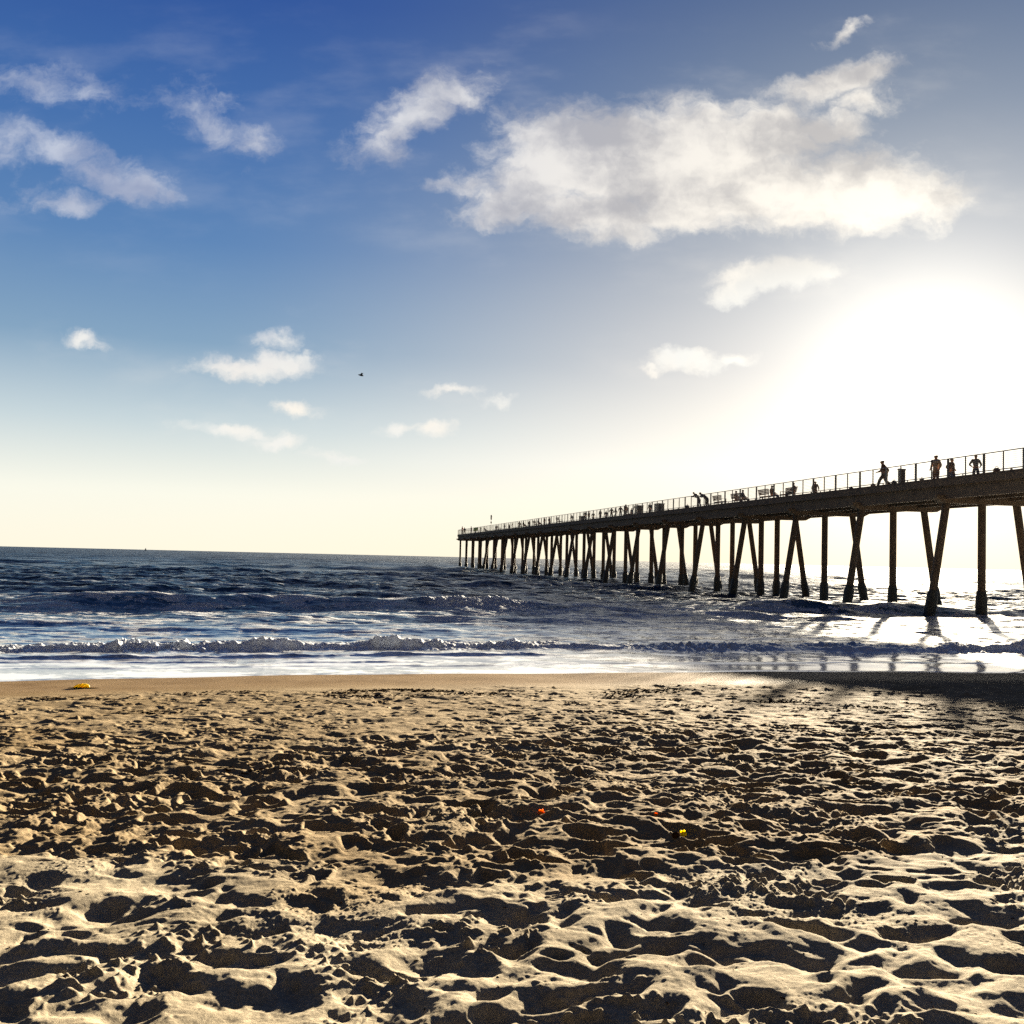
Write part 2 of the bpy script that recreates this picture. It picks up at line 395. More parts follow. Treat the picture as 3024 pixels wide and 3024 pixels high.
def sand_h(X, Y):
    q = q_of(X, Y); t = t_of(X, Y); qe = q - edge_wobble(t)
    s = 22.2 - qe                                  # metres inland from the water's edge
    base = np.where(s > 0, 0.047 * s + 0.0004 * np.clip(s, 0, 40) ** 2 * 0.2, 0.052 * s)
    base = np.where(s > 24, 1.128 + 0.0002 * 576 * .4 + (s - 24) * 0.012, base)
    base = np.maximum(base, -6.0)
    rr = np.sqrt(X * X + Y * Y)
    wv = sample(wob1, X, Y)
    qq = q + 0.6 * wv
    wAB = sst(qq, 5.4, 6.3)
    wBC = sst(qq, 10.5, 16.0)
    wCD = sst(q + 0.25 * wv - edge_wobble(t), 17.4, 18.8)
    wx = X + 0.030 * sample(wob1, Y * 5, X * 5) + 0.006 * sample(wob1, X * 16 + 2, Y * 16); wy = Y + 0.030 * sample(wob1, X * 5 + 5, Y * 5) + 0.006 * sample(wob1, X * 16 + 9, Y * 16 + 4)
    hA = sample(rA, wx, wy); hB = sample(rB, wx + 3.1, wy); hC = sample(rC, X, Y + 1.7)
    far = 1 - sst(rr, 40, 90)
    amp = 1 - 0.25 * sst(X, 1.0, 6.0) * sst(q, 6, 9)
    h = (hA * (1 - wAB) + hB * wAB * amp) * (1 - wBC) + hC * wBC * (1 - wCD) + 0.02 * hC * wCD
    pm = np.clip(patch(X, Y) * 0.9 - 0.25, 0, 1)
    nearf = 1 - sst(rr, 9, 15)
    h = h + nearf * ((0.0005 + 0.0006 * pm) * grain(X, Y) + pm * 0.0030 * np.maximum(crumb(X, Y) - 0.6, 0)) * (1 - wCD)
    return base + h * far, q, s, wAB, wBC, wCD

ang_d = np.arange(-36.0, 36.0001, 72 / 1560)
ang_c = np.concatenate([np.linspace(36.6, 60, 40), np.linspace(64, 296, 59), np.linspace(300, 323.4, 40)])
angs = R(1) * np.concatenate([ang_d, ang_c])
rad = np.concatenate([[0.02, 0.4], np.geomspace(0.9, 2.2, 60)[:-1], np.geomspace(2.2, 27, 1180), np.geomspace(27.3, 900, 120)])
X, Y = polar_grid(rad, angs)
Z, q, s, wAB, wBC, wCD = sand_h(X, Y)
me = grid_mesh('beach', X, Y, Z, wrap=True)
attr(me, 'wet', sst(-s, -4.6, -2.4)); attr(me, 'dry', 1 - wAB)
attr(me, 'scuff', wBC * (1 - wCD))

m, nt2, b = new_mat('sand')
tcs = N(nt2, 'ShaderNodeTexCoord'); obj = tcs.outputs['Object']
na = N(nt2, 'ShaderNodeTexNoise', Scale=0.9, Detail=8.0, Roughness=0.6); L(nt2, obj, na.inputs['Vector'])
nb = N(nt2, 'ShaderNodeTexNoise', Scale=60.0, Detail=4.0, Roughness=0.7); L(nt2, obj, nb.inputs['Vector'])
nc = N(nt2, 'ShaderNodeTexNoise', Scale=420.0, Detail=2.0, Roughness=0.7); L(nt2, obj, nc.inputs['Vector'])
mx = N(nt2, 'ShaderNodeMix', _data_type='RGBA'); mx.inputs[6].default_value = (.138, .100, .055, 1); mx.inputs[7].default_value = (.212, .165, .104, 1)
mr = N(nt2, 'ShaderNodeMapRange'); mr.inputs[1].default_value = .3; mr.inputs[2].default_value = .7; L(nt2, na.outputs[0], mr.inputs[0]); L(nt2, mr.outputs[0], mx.inputs[0])
ady = N(nt2, 'ShaderNodeAttribute', _attribute_name='dry')
mxd = N(nt2, 'ShaderNodeMix', _data_type='RGBA'); mxd.inputs[6].default_value = (.165, .137, .095, 1); mxd.inputs[7].default_value = (.262, .226, .165, 1)
L(nt2, mr.outputs[0], mxd.inputs[0])
mxe = N(nt2, 'ShaderNodeMix', _data_type='RGBA'); L(nt2, ady.outputs['Fac'], mxe.inputs[0]); L(nt2, mx.outputs[2], mxe.inputs[6]); L(nt2, mxd.outputs[2], mxe.inputs[7])
mx2 = N(nt2, 'ShaderNodeMix', _data_type='RGBA', _blend_type='MULTIPLY'); mx2.inputs[0].default_value = 1.0
mr2 = N(nt2, 'ShaderNodeMapRange'); mr2.inputs[1].default_value = .3; mr2.inputs[2].default_value = .7; mr2.inputs[3].default_value = .66; mr2.inputs[4].default_value = 1.25
L(nt2, nb.outputs[0], mr2.inputs[0]); L(nt2, mxe.outputs[2], mx2.inputs[6]); L(nt2, mr2.outputs[0], mx2.inputs[7])
aw = N(nt2, 'ShaderNodeAttribute', _attribute_name='wet')
mx3 = N(nt2, 'ShaderNodeMix', _data_type='RGBA', _blend_type='MULTIPLY'); mx3.inputs[7].default_value = (.74, .66, .58, 1)
L(nt2, aw.outputs['Fac'], mx3.inputs[0]); L(nt2, mx2.outputs[2], mx3.inputs[6]); L(nt2, mx3.outputs[2], b.inputs['Base Color'])
mr3 = N(nt2, 'ShaderNodeMapRange'); mr3.inputs[3].default_value = .92; mr3.inputs[4].default_value = .5; L(nt2, aw.outputs['Fac'], mr3.inputs[0]); L(nt2, mr3.outputs[0], b.inputs['Roughness'])
b.inputs['Specular IOR Level'].default_value = 0.006
bp1 = N(nt2, 'ShaderNodeBump', Strength=0.55, Distance=0.006); L(nt2, nb.outputs[0], bp1.inputs['Height'])
bp2 = N(nt2, 'ShaderNodeBump', Strength=0.8, Distance=0.0022); L(nt2, nc.outputs[0], bp2.inputs['Height']); L(nt2, bp1.outputs[0], bp2.inputs['Normal'])
L(nt2, bp2.outputs[0], b.inputs['Normal'])
beach = link('beach', me, m); tag(beach, 'trampled tan sand beach with footprints sloping down to the surf', 'beach', kind='structure')

# ------------------------------------------------------------------ sea
ang_d = np.arange(-34.0, 34.0001, 68 / 1300)
ang_c = np.concatenate([np.linspace(34.6, 60, 60), np.linspace(62, 110, 25)])
angs_w = R(1) * np.concatenate([-ang_c[::-1], ang_d, ang_c])
rad = np.concatenate([np.geomspace(17, 42, 420)[:-1], np.geomspace(42, 130, 640)[:-1], np.geomspace(130, 2500, 480)[:-1], np.geomspace(2500, 60000, 60)])
X, Y = polar_grid(rad, angs_w)
RR = np.sqrt(X * X + Y * Y); q = q_of(X, Y); t = t_of(X, Y)
dr = np.gradient(rad)[:, None] * np.ones_like(X)
Z = np.zeros_like(X)
wr = np.random.default_rng(5)
depthf = sst(q, 24, 60) * 0.80 + 0.20 * sst(q, 22, 27)
calm = sst(q, 21, 29)
for i in range(90):
    lam = float(np.exp(wr.uniform(math.log(0.35), math.log(28))))
    dirn = A_SH + PI + wr.normal(0, 0.62 if lam < 6 else 0.22)     # travelling shoreward
    kx, ky = -math.sin(dirn) * 2 * PI / lam, math.cos(dirn) * 2 * PI / lam
    # direction vector of shoreward travel is (sin A, -cos A)
    kx, ky = (math.sin(A_SH + (dirn - A_SH - PI)) * 2 * PI / lam, -math.cos(A_SH + (dirn - A_SH - PI)) * 2 * PI / lam)
    a0 = 0.0085 * lam ** 0.75 * (1.0 if lam < 8 else 0.8) * (0.6 + 0.4 * sst(q, 40, 80) if lam < 4 else 1.0)
    fade = sst(lam / dr, 2.0, 4.5)
    ph = kx * X + ky * Y + wr.random() * 2 * PI
    sg = np.sin(ph)
    grp = 0.6 + 0.4 * np.sin(ph * 0.13 + t * 0.21 + i)
    Z += a0 * fade * grp * (sg + 0.25 * np.cos(2 * ph)) * (depthf if lam > 1.5 else calm * (0.12 + 0.88 * sst(q, 26.5, 29)))

def lat(cols, seed, lo=1.0, hi=6.0):
    """smooth random function of t"""
    r = np.random.default_rng(seed); o = np.zeros_like(t)
    for _ in range(cols):
        l = np.exp(r.uniform(math.log(lo), math.log(hi))); o += np.sin(t * 2 * PI / l + r.random() * 6.28) * l / hi
    return o / math.sqrt(cols)
ntile = 2048
def tilen(seed, lo, hi, beta, size):
    z = fft_noise(ntile, lo, hi, beta, seed, size / ntile)
    def f(a, b):
        fx = (a / size * ntile) % ntile; fy = (b / size * ntile) % ntile
        i = fx.astype(np.int32); j = fy.astype(np.int32); u = fx - i; v = fy - j
        i %= ntile; j %= ntile; i2 = (i + 1) % ntile; j2 = (j + 1) % ntile
        return (z[j, i] * (1 - u) + z[j, i2] * u) * (1 - v) + (z[j2, i] * (1 - u) + z[j2, i2] * u) * v
    return f
nA = tilen(51, 0.06, 0.8, 0.45, 40); nB = tilen(52, 0.5, 6.0, 1.1, 120); nC = tilen(53, 0.15, 2.5, 1.0, 60)
foam = np.zeros_like(X)
def roller(qc, h, wf, wb, tc_, th, break_amt, seed, wob=0.6, slant=0.0):
    """a wave whose crest runs along the shore near q=qc, between t=tc_-th and tc_+th"""
    global Z, foam
    qb = qc + wob * lat(6, seed, 3, 22) + slant * (t - tc_)
    d = q - qb
    env = sst(th - np.abs(t - tc_), -0.35 * th, 0.35 * th)
    hh = h * env * (1 + 0.22 * lat(5, seed + 1, 1.5, 9))
    prof = np.where(d > 0, np.exp(-(np.abs(d) / wb) ** 1.5), np.exp(-(np.abs(d) / wf) ** 2))
    Z += hh * prof
    if break_amt is not None:
        tb, tbh, amt = break_amt
        e = env * sst(tbh - np.abs(t - tb), -1.2, 1.2) * amt
        turb = (0.6 * nA(t, q * 1.0) + 0.8 * nC(t, q))
        fm = np.exp(-((d + wf * 0.35) / (wf * 1.25)) ** 2)
        Z += e * h * 0.16 * fm * turb
        foam[:] = np.maximum(foam, e * np.clip(fm * 1.9, 0, 1))
    return d, env
tR = float(t_of(15.6, 33))
# shore bore
qb = 28.15 + 0.35 * lat(6, 61, 3, 20) + 0.9 * np.tanh(t / 9.0) - 0.7 * np.exp(-((t - 19) / 5) ** 2)
d = q - qb
hh = 0.20 * (1 + 0.45 * lat(7, 62, 0.8, 6)) * (0.78 + 0.3 * np.sin(t * 0.33 + 0.6)) * (1 - 0.25 * sst(t, 2, 12))
prof = np.where(d > 0, np.exp(-(np.abs(d) / 1.5) ** 1.3), np.exp(-(np.abs(d) / 0.24) ** 2))
turb = nA(t, q) * 0.9 + nC(t, q * 1.4) * 0.8
Z += hh * prof + 0.034 * np.exp(-((d - 0.25) / 0.8) ** 2) * turb * np.clip(0.9 + 0.6 * nB(t, q), 0.25, 2)
foam = np.maximum(foam, np.exp(-(np.clip(d, 0, 99) / 1.1) ** 2) * (d > -0.75))
# little run-up lips inside the bore
for qc, hl, sd_, t0, t1 in ((26.1, 0.055, 63, -14, 8.5), (25.0, 0.020, 64, -30, 5), (24.2, 0.016, 65, -30, 40)):
    qv = qc + 0.28 * lat(6, sd_, 4, 24) + 0.8 * np.tanh(t / 9.0) - 0.05 * (t if qc == 25.0 else 0)
    dd = q - qv; ev = sst(t, t0, t0 + 2) * (1 - sst(t, t1 - 1.5, t1))
    Z += ev * hl * np.where(dd > 0, np.exp(-(np.abs(dd) / 1.1) ** 1.4), np.exp(-(np.abs(dd) / 0.10) ** 2)) * (1 + 0.3 * nC(t, q))
# outer waves
roller(34.5, 0.10, 0.7, 1.8, -1, 9, None, 70, 0.5)
roller(38.5, 0.16, 0.8, 2.2, -2, 14, None, 71, 0.6)
roller(43.0, 0.14, 0.9, 2.4, 8, 9, None, 75, 0.9, 0.1)
roller(49.5, 0.40, 1.3, 3.4, 3.0, 13.0, (11.0, 2.8, .8), 72, 0.6)
roller(47.5, 0.22, 0.9, 2.6, 22, 6.5, None, 73, 0.5, -0.25)
roller(51.0, 0.50, 1.2, 3.0, 35, 13, None, 74, 0.7)
roller(66.0, 0.22, 1.2, 3.5, -3, 22, None, 78, 1.0)
roller(84.0, 0.55, 2.2, 5.5, -12, 20, (-22, 3.0, .5), 76, 1.4)
roller(90.0, 0.45, 2.4, 5.5, 26, 13, None, 80, 1.6)
roller(125., 0.50, 3.5, 8.0, 0, 70, None, 77, 2.5)
roller(175., 0.55, 4.5, 11., 10, 120, None, 79, 3.5)
# residual foam
lace = np.clip(0.5 + 0.30 * nC(t * 0.8, q * 1.6) + 0.20 * nA(t, q * 1.5) + 0.32 * nB(t, q * 2.2), 0, 1)
inner = sst(qb - q, -0.2, 0.6) * (0.80 + 0.2 * sst(q, 25.5, 22.5))
foam = np.maximum(foam, inner * (0.45 + 0.5 * sst(lace, 0.2, 0.75)))
behind = np.exp(-np.clip(q - qb, 0, 99) / 7.5) * (q > qb - 0.2)
foam = np.maximum(foam, sst(lace * 0.75 + behind * 0.55, 0.62, 0.92) * 0.9 * sst(behind, 0.02, 0.3))
mid = sst(q, 33, 40) * (1 - sst(q, 47, 62))
foam = np.maximum(foam, mid * 0.85 * sst(lace, 0.40, 0.85))
far_f = sst(q, 50, 60) * (1 - sst(q, 90, 130))
foam = np.maximum(foam, far_f * 0.35 * sst(lace, 0.78, 0.98))
# swash sheet rides on the sloping sand near its edge
ew = edge_wobble(t)
Z = Z + 0.012 * sst(q - ew, 22.0, 22.4) - 0.06 * sst(-(q - ew), -21.6, -19.5)
Z = np.where(q < 21.0 + ew, -0.25, Z) if False else Z
me = grid_mesh('sea', X, Y, Z)
attr(me, 'foam', foam); attr(me, 'thin', 1 - sst(q - ew, 24.5, 29.0)); attr(me, 'sheen', 1 - sst(q, 29, 50)); attr(me, 'far', sst(q, 70, 500)); attr(me, 'shore', 1 - sst(q, 30, 75))

m, nt2, b = new_mat('sea_water')
tcs = N(nt2, 'ShaderNodeTexCoord'); obj = tcs.outputs['Object']
mp = N(nt2, 'ShaderNodeMapping'); mp.inputs['Rotation'].default_value = (0, 0, -A_SH); mp.inputs['Scale'].default_value = (0.55, 1.0, 1.0); L(nt2, obj, mp.inputs[0])
n1 = N(nt2, 'ShaderNodeTexNoise', Scale=1.1, Detail=8.0, Roughness=0.62); L(nt2, mp.outputs[0], n1.inputs['Vector'])
n2 = N(nt2, 'ShaderNodeTexNoise', Scale=0.16, Detail=6.0, Roughness=0.6); L(nt2, mp.outputs[0], n2.inputs['Vector'])
af = N(nt2, 'ShaderNodeAttribute', _attribute_name='foam'); at = N(nt2, 'ShaderNodeAttribute', _attribute_name='thin'); ash = N(nt2, 'ShaderNodeAttribute', _attribute_name='shore')
nf = N(nt2, 'ShaderNodeTexNoise', Scale=5.5, Detail=7.0, Roughness=0.7); L(nt2, mp.outputs[0], nf.inputs['Vector'])
# break the foam mask up
ma = N(nt2, 'ShaderNodeMath', _operation='SUBTRACT'); L(nt2, nf.outputs[0], ma.inputs[0]); ma.inputs[1].default_value = 0.5
mb = N(nt2, 'ShaderNodeMath', _operation='MULTIPLY_ADD'); L(nt2, ma.outputs[0], mb.inputs[0]); mb.inputs[1].default_value = 1.5; L(nt2, af.outputs['Fac'], mb.inputs[2])
fm = N(nt2, 'ShaderNodeMapRange', _interpolation_type='SMOOTHSTEP'); fm.inputs[1].default_value = 0.12; fm.inputs[2].default_value = 0.95; L(nt2, mb.outputs[0], fm.inputs[0])
wc = N(nt2, 'ShaderNodeMix', _data_type='RGBA'); wc.inputs[6].default_value = (.004, .018, .040, 1); wc.inputs[7].default_value = (.018, .055, .098, 1)
L(nt2, ash.outputs['Fac'], wc.inputs[0])
wc2 = N(nt2, 'ShaderNodeMix', _data_type='RGBA'); L(nt2, wc.outputs[2], wc2.inputs[6]); wc2.inputs[7].default_value = (.14, .12, .09, 1); L(nt2, at.outputs['Fac'], wc2.inputs[0])
wc3 = N(nt2, 'ShaderNodeMix', _data_type='RGBA'); L(nt2, wc2.outputs[2], wc3.inputs[6]); wc3.inputs[7].default_value = (.68, .71, .75, 1); L(nt2, fm.outputs[0], wc3.inputs[0])
L(nt2, wc3.outputs[2], b.inputs['Base Color'])
rr = N(nt2, 'ShaderNodeMapRange'); rr.inputs[3].default_value = 0.15; rr.inputs[4].default_value = 0.55; L(nt2, fm.outputs[0], rr.inputs[0])
afar = N(nt2, 'ShaderNodeAttribute', _attribute_name='far'); rfa = N(nt2, 'ShaderNodeMath', _operation='MULTIPLY_ADD'); L(nt2, afar.outputs['Fac'], rfa.inputs[0]); rfa.inputs[1].default_value = 0.28
L(nt2, rr.outputs[0], rfa.inputs[2]); L(nt2, rfa.outputs[0], b.inputs['Roughness'])
spc = N(nt2, 'ShaderNodeMapRange'); spc.inputs[3].default_value = 0.14; spc.inputs[4].default_value = 0.5; L(nt2, ash.outputs['Fac'], spc.inputs[0]); L(nt2, spc.outputs[0], b.inputs['Specular IOR Level'])
ctw = N(nt2, 'ShaderNodeMath', _operation='MULTIPLY'); asn = N(nt2, 'ShaderNodeAttribute', _attribute_name='sheen'); L(nt2, asn.outputs['Fac'], ctw.inputs[0]); ctw.inputs[1].default_value = 1.0
L(nt2, ctw.outputs[0], b.inputs['Coat Weight']); b.inputs['Coat Roughness'].default_value = 0.10; b.inputs['Coat IOR'].default_value = 1.33
b.inputs['IOR'].default_value = 1.33
thr = N(nt2, 'ShaderNodeMapRange'); thr.inputs[3].default_value = 1.0; thr.inputs[4].default_value = 0.03; L(nt2, at.outputs['Fac'], thr.inputs[0])
b1 = N(nt2, 'ShaderNodeBump', Strength=0.9, Distance=4.5); L(nt2, n2.outputs[0], b1.inputs['Height'])
b2 = N(nt2, 'ShaderNodeBump', Strength=0.9, Distance=0.40); L(nt2, n1.outputs[0], b2.inputs['Height']); L(nt2, b1.outputs[0], b2.inputs['Normal'])
far1 = N(nt2, 'ShaderNodeMath', _operation='MULTIPLY_ADD'); L(nt2, ash.outputs['Fac'], far1.inputs[0]); far1.inputs[1].default_value = -0.9; far1.inputs[2].default_value = 0.9
L(nt2, far1.outputs[0], b1.inputs['Strength']); as2 = N(nt2, 'ShaderNodeAttribute', _attribute_name='sheen'); shb = N(nt2, 'ShaderNodeMapRange'); shb.inputs[3].default_value = 0.9; shb.inputs[4].default_value = 0.30; L(nt2, as2.outputs['Fac'], shb.inputs[0])
shm = N(nt2, 'ShaderNodeMath', _operation='MULTIPLY'); L(nt2, thr.outputs[0], shm.inputs[0]); L(nt2, shb.outputs[0], shm.inputs[1]); L(nt2, shm.outputs[0], b2.inputs['Strength'])
b3 = N(nt2, 'ShaderNodeBump', Strength=0.6, Distance=0.05); L(nt2, nf.outputs[0], b3.inputs['Height']); L(nt2, b2.outputs[0], b3.inputs['Normal'])
fmm = N(nt2, 'ShaderNodeMath', _operation='MULTIPLY'); L(nt2, fm.outputs[0], fmm.inputs[0]); L(nt2, thr.outputs[0], fmm.inputs[1]); L(nt2, fmm.outputs[0], b3.inputs['Strength'])
L(nt2, b3.outputs[0], b.inputs['Normal'])
tlc = N(nt2, 'ShaderNodeBsdfTranslucent'); tlc.inputs[0].default_value = (.68, .74, .84, 1); L(nt2, b3.outputs[0], tlc.inputs['Normal'])
tlf = N(nt2, 'ShaderNodeMath', _operation='MULTIPLY'); L(nt2, fm.outputs[0], tlf.inputs[0]); tlf.inputs[1].default_value = 0.45
tl2 = N(nt2, 'ShaderNodeMath', _operation='MULTIPLY_ADD'); L(nt2, at.outputs['Fac'], tl2.inputs[0]); tl2.inputs[1].default_value = -0.9; tl2.inputs[2].default_value = 1.0
tl3 = N(nt2, 'ShaderNodeMath', _operation='MULTIPLY', _use_clamp=True); L(nt2, tlf.outputs[0], tl3.inputs[0]); L(nt2, tl2.outputs[0], tl3.inputs[1])
tms = N(nt2, 'ShaderNodeMixShader'); L(nt2, tl3.outputs[0], tms.inputs[0]); L(nt2, b.outputs[0], tms.inputs[1]); L(nt2, tlc.outputs[0], tms.inputs[2])
L(nt2, tms.outputs[0], nt2.nodes['Material Output'].inputs[0])
sea = link('sea', me, m); tag(sea, 'dark blue sea with white surf breaking along the beach', 'sea', kind='structure')

# ------------------------------------------------------------------ pier
ZR, ZD = H + 5.70, H + 4.62
pa = at_z(3024, 1321, ZR); pb = at_z(1352, 1565, ZR)
ax = Vector((pb.x - pa.x, pb.y - pa.y, 0)).normalized()
RZ = math.atan2(ax.y, ax.x)
P0 = Vector((pa.x, pa.y, 0)) - ax * 50.0                      # local x = along the pier seaward, local y = towards the viewer's side
pier = empty('pier', P0, RZ)
tag(pier, 'long concrete fishing pier on splayed piles running out to sea', 'pier')
LEN = 50.0 + (pb - pa).length
S0 = -75.0
def loc_of(x, w): return (x, -w, 0)
def world_of(x, w, z): return P0 + ax * x + Vector((ax.y, -ax.x, 0)) * w + Vector((0, 0, z))
def station(px, py, z, w=0.0):
    """distance along the pier where the vertical plane at offset w shows at column px"""
    d = ray(px, py); n = Vector((ax.y, -ax.x, 0))
    k = (n.dot(P0) + w) / n.dot(d)
    return (d * k - P0).dot(ax)
WD = 6.0
deck = MB(); deck.long_box(S0, LEN, -WD, 0.06, ZD - 0.33, ZD)
deck.build('deck', mat_conc, pier)
cur = MB(); cur.long_box(S0, LEN, -0.16, 0.02, ZD - 0.01, ZD + 0.10); cur.build('kerb', mat_conc, pier)
cur = MB(); cur.long_box(S0, LEN, -WD + 0.02, -WD + 0.2, ZD - 0.01, ZD + 0.10); cur.build('kerb', mat_conc, pier)
for wy in (-0.12, -2.0, -3.9, -WD + 0.4):
    g = MB(); g.long_box(S0, LEN + 0.35, wy - 0.3, wy, ZD - 0.98, ZD - 0.31); g.build('edge_beam', mat_conc, pier)
# bents
ZC = ZD - 1.20
ref = station(2799, 1500, ZD - 1, 0.5)
STEP = 8.72
bents = [ref + STEP * k for k in range(-14, 40) if S0 + 2 < ref + STEP * k < LEN - 0.6]
last = bents[-1]
if LEN - last > 4.5: bents.append(LEN - 0.9)
cap = MB()
cap.prism([(0.35, ZC + 0.42), (0.35, ZC + 0.25), (-0.15, ZC), (-5.25, ZC), (-5.75, ZC + 0.25), (-5.75, ZC + 0.42)], -0.32, 0.32)
cap_me = cap.mesh('cap_beam')
for v in cap_me.vertices: v.co = Vector((-v.co.y, v.co.x, v.co.z))
cap_me.flip_normals()
cap_me.materials.append(mat_conc)
def pile_mesh(y_top, splay, seed, r=0.205):
    rr = random.Random(seed); p = MB(); zt = ZC + 0.06; zb = -3.2
    def P(z): return (0, y_top + splay * (zt - z) / zt, z)
    p.tube([P(zt), P(3.5), P(0.9)], [r, r, r * 1.02], 12, 0, False)
    zs = [1.35, 1.15, 0.95, 0.7, 0.4, 0.1, -0.3, -1.5, zb]
    n = 14; vs = []; fs = []
    for i, z in enumerate(zs):
        c = Vector(P(z)); b_ = (0.3, 0.75, 1, 1.1, 1.0, .95, .9, .8, .6)[i]
        for k in range(n):
            a = 2 * PI * k / n; rr_ = r + 0.012 + 0.085 * b_ * rr.uniform(0.55, 1.25)
            vs.append((c.x + math.cos(a) * rr_, c.y + math.sin(a) * rr_, z + rr.uniform(-.04, .04)))
    for i in range(len(zs) - 1):
        for k in range(n):
            a = i * n + k; b2_ = i * n + (k + 1) % n
            fs.append((a, a + n, b2_ + n, b2_))
    p.add(vs, fs, 1)
    me_ = p.mesh('pile'); me_.materials.append(mat_pile); me_.materials.append(mat_growth); me_.shade_smooth()
    return me_
variants = {}
def pile_me(kind, i):
    key = (kind, i % 3)
    if key not in variants:
        yt, sp = {'near': (-0.42, 0.95), 'far': (-4.55, -0.95), 'mid': (-2.5, 0), 'm1': (-1.75, 0), 'm2': (-3.05, 0), 'nv': (-0.5, 0), 'fv': (-4.5, 0)}[kind]
        variants[key] = pile_mesh(yt, sp, hash(kind) % 1000 + i % 3 if False else (len(variants) * 7 + 3))
    return variants[key]
ibase = min(range(len(bents)), key=lambda i: abs(bents[i] - ref))
hidden = MB(); n_p = 0
for i, sx_ in enumerate(bents):
    k = i - ibase
    if i >= len(bents) - 4: kinds = ('nv', 'm1', 'm2', 'fv')
    elif k <= 2: kinds = ('near', 'mid', 'far')
    else: kinds = ('near', 'm1', 'm2', 'far')
    if k < -2:            # towards the land, out of the picture: plain run of the same piles in one part
        hidden_src = [pile_me(kk, i) for kk in kinds]
        for ms in hidden_src:
            vs = [(v.co.x + sx_, v.co.y, v.co.z) for v in ms.vertices]; fs = [tuple(p.vertices) for p in ms.polygons]
            hidden.add(vs, fs); hidden.m[-len(fs):] = [p.material_index for p in ms.polygons]
        c_ = [(v.co.x + sx_, v.co.y, v.co.z) for v in cap_me.vertices]; hidden.add(c_, [tuple(p.vertices) for p in cap_me.polygons])
        continue
    link('cap_beam', cap_me, None, pier, (sx_, 0, 0))
    for kk in kinds: link('pile', pile_me(kk, i), None, pier, (sx_, 0, 0)); n_p += 1
o = hidden.build('pile', [mat_pile, mat_growth], pier); o['kind'] = 'stuff'
print('piles', n_p, 'bents', len(bents), 'LEN', LEN)
# railings
post_thin = MB(); post_thin.box(-.016, .016, -.03, .03, ZD + 0.10, ZR - 0.03)
post_pair = MB(); post_pair.box(-.062, -.012, -.035, .035, ZD + 0.10, ZR - 0.03); post_pair.box(.012, .062, -.035, .035, ZD + 0.10, ZR - 0.03); post_pair.box(-.09, .09, -.07, .07, ZD + 0.10, ZD + .115)
pt_me, pp_me = post_thin.mesh('post'), post_pair.mesh('post'); pt_me.materials.append(mat_steel); pp_me.materials.append(mat_steel)
PS = 1.5
p_ref = station(2702, 1400, ZD, 0.0)
nlo = int((S0 - p_ref) / PS) + 1; nhi = int((LEN - p_ref) / PS)
for wy in (-0.05, -WD + 0.1):
    rail = MB(); rail.tube([(S0, wy, ZR - .02), (LEN - .1, wy, ZR - .02)], 0.028, 8)
    rail_o = rail.build('railing', mat_steel, pier)
    br = MB(); br.tube([(S0, wy, ZD + .19), (LEN - .1, wy, ZD + .19)], 0.017, 6); br.build('bottom_rail', mat_steel, rail_o)
    cb = MB()
    for k in range(8):
        z = ZD + 0.19 + (k + 1) * (ZR - ZD - 0.19 - 0.03) / 9
        cb.tube([(S0, wy, z), (LEN - .1, wy, z)], 0.008, 5)
    cb.build('cable', mat_steel, rail_o)
    rest = MB(); cnt = 0
    for k in range(nlo, nhi + 1):
        x = p_ref + k * PS; src = pp_me if k % 2 == 0 else pt_me
        if x > 46 and cnt < 98 + 2:
            link('post', src, None, rail_o, (x, wy, 0)); cnt += 1
        else:
            rest.add([(v.co.x + x, v.co.y + wy, v.co.z) for v in src.vertices], [tuple(p.vertices) for p in src.polygons])
    r_o = rest.build('post', mat_steel, rail_o); r_o['kind'] = 'stuff'
er = MB(); er.tube([(LEN - .1, -.05, ZR - .02), (LEN - .1, -WD + .1, ZR - .02)], .028, 8)
er_o = er.build('railing', mat_steel, pier)
for k in range(5):
    y = -.05 - k * (WD - .15) / 4
    link('post', pt_me, None, er_o, (LEN - .1, y, 0))

# ------------------------------------------------------------------ people
def skin_fig(chains, subdiv=1):
    """chains: lists of (x,y,z,r); chains after the first start at an existing point index (i) of the pool"""
    pts = []; rad_ = []; edges = []
    for ch in chains:
        prev = None
        for p in ch:
            if isinstance(p, int): prev = p; continue
            pts.append(p[:3]); rad_.append(p[3] if len(p) == 4 else (p[3], p[4])); i = len(pts) - 1
            if prev is not None: edges.append((prev, i))
            prev = i
    me_ = bpy.data.meshes.new('fig'); me_.from_pydata(pts, edges, [])
    o_ = bpy.data.objects.new('fig', me_); C.objects.link(o_)
    md = o_.modifiers.new('s', 'SKIN'); md.use_smooth_shade = True
    for i, r_ in enumerate(rad_):
        sv = me_.skin_vertices[0].data[i]; sv.radius = (r_, r_) if not isinstance(r_, tuple) else r_
    me_.skin_vertices[0].data[0].use_root = True
    sb = o_.modifiers.new('d', 'SUBSURF'); sb.levels = subdiv; sb.render_levels = subdiv
    dg = bpy.context.evaluated_depsgraph_get(); dg.update()
    res = bpy.data.meshes.new_from_object(o_.evaluated_get(dg))
    bpy.data.objects.remove(o_); res.shade_smooth()
    return res

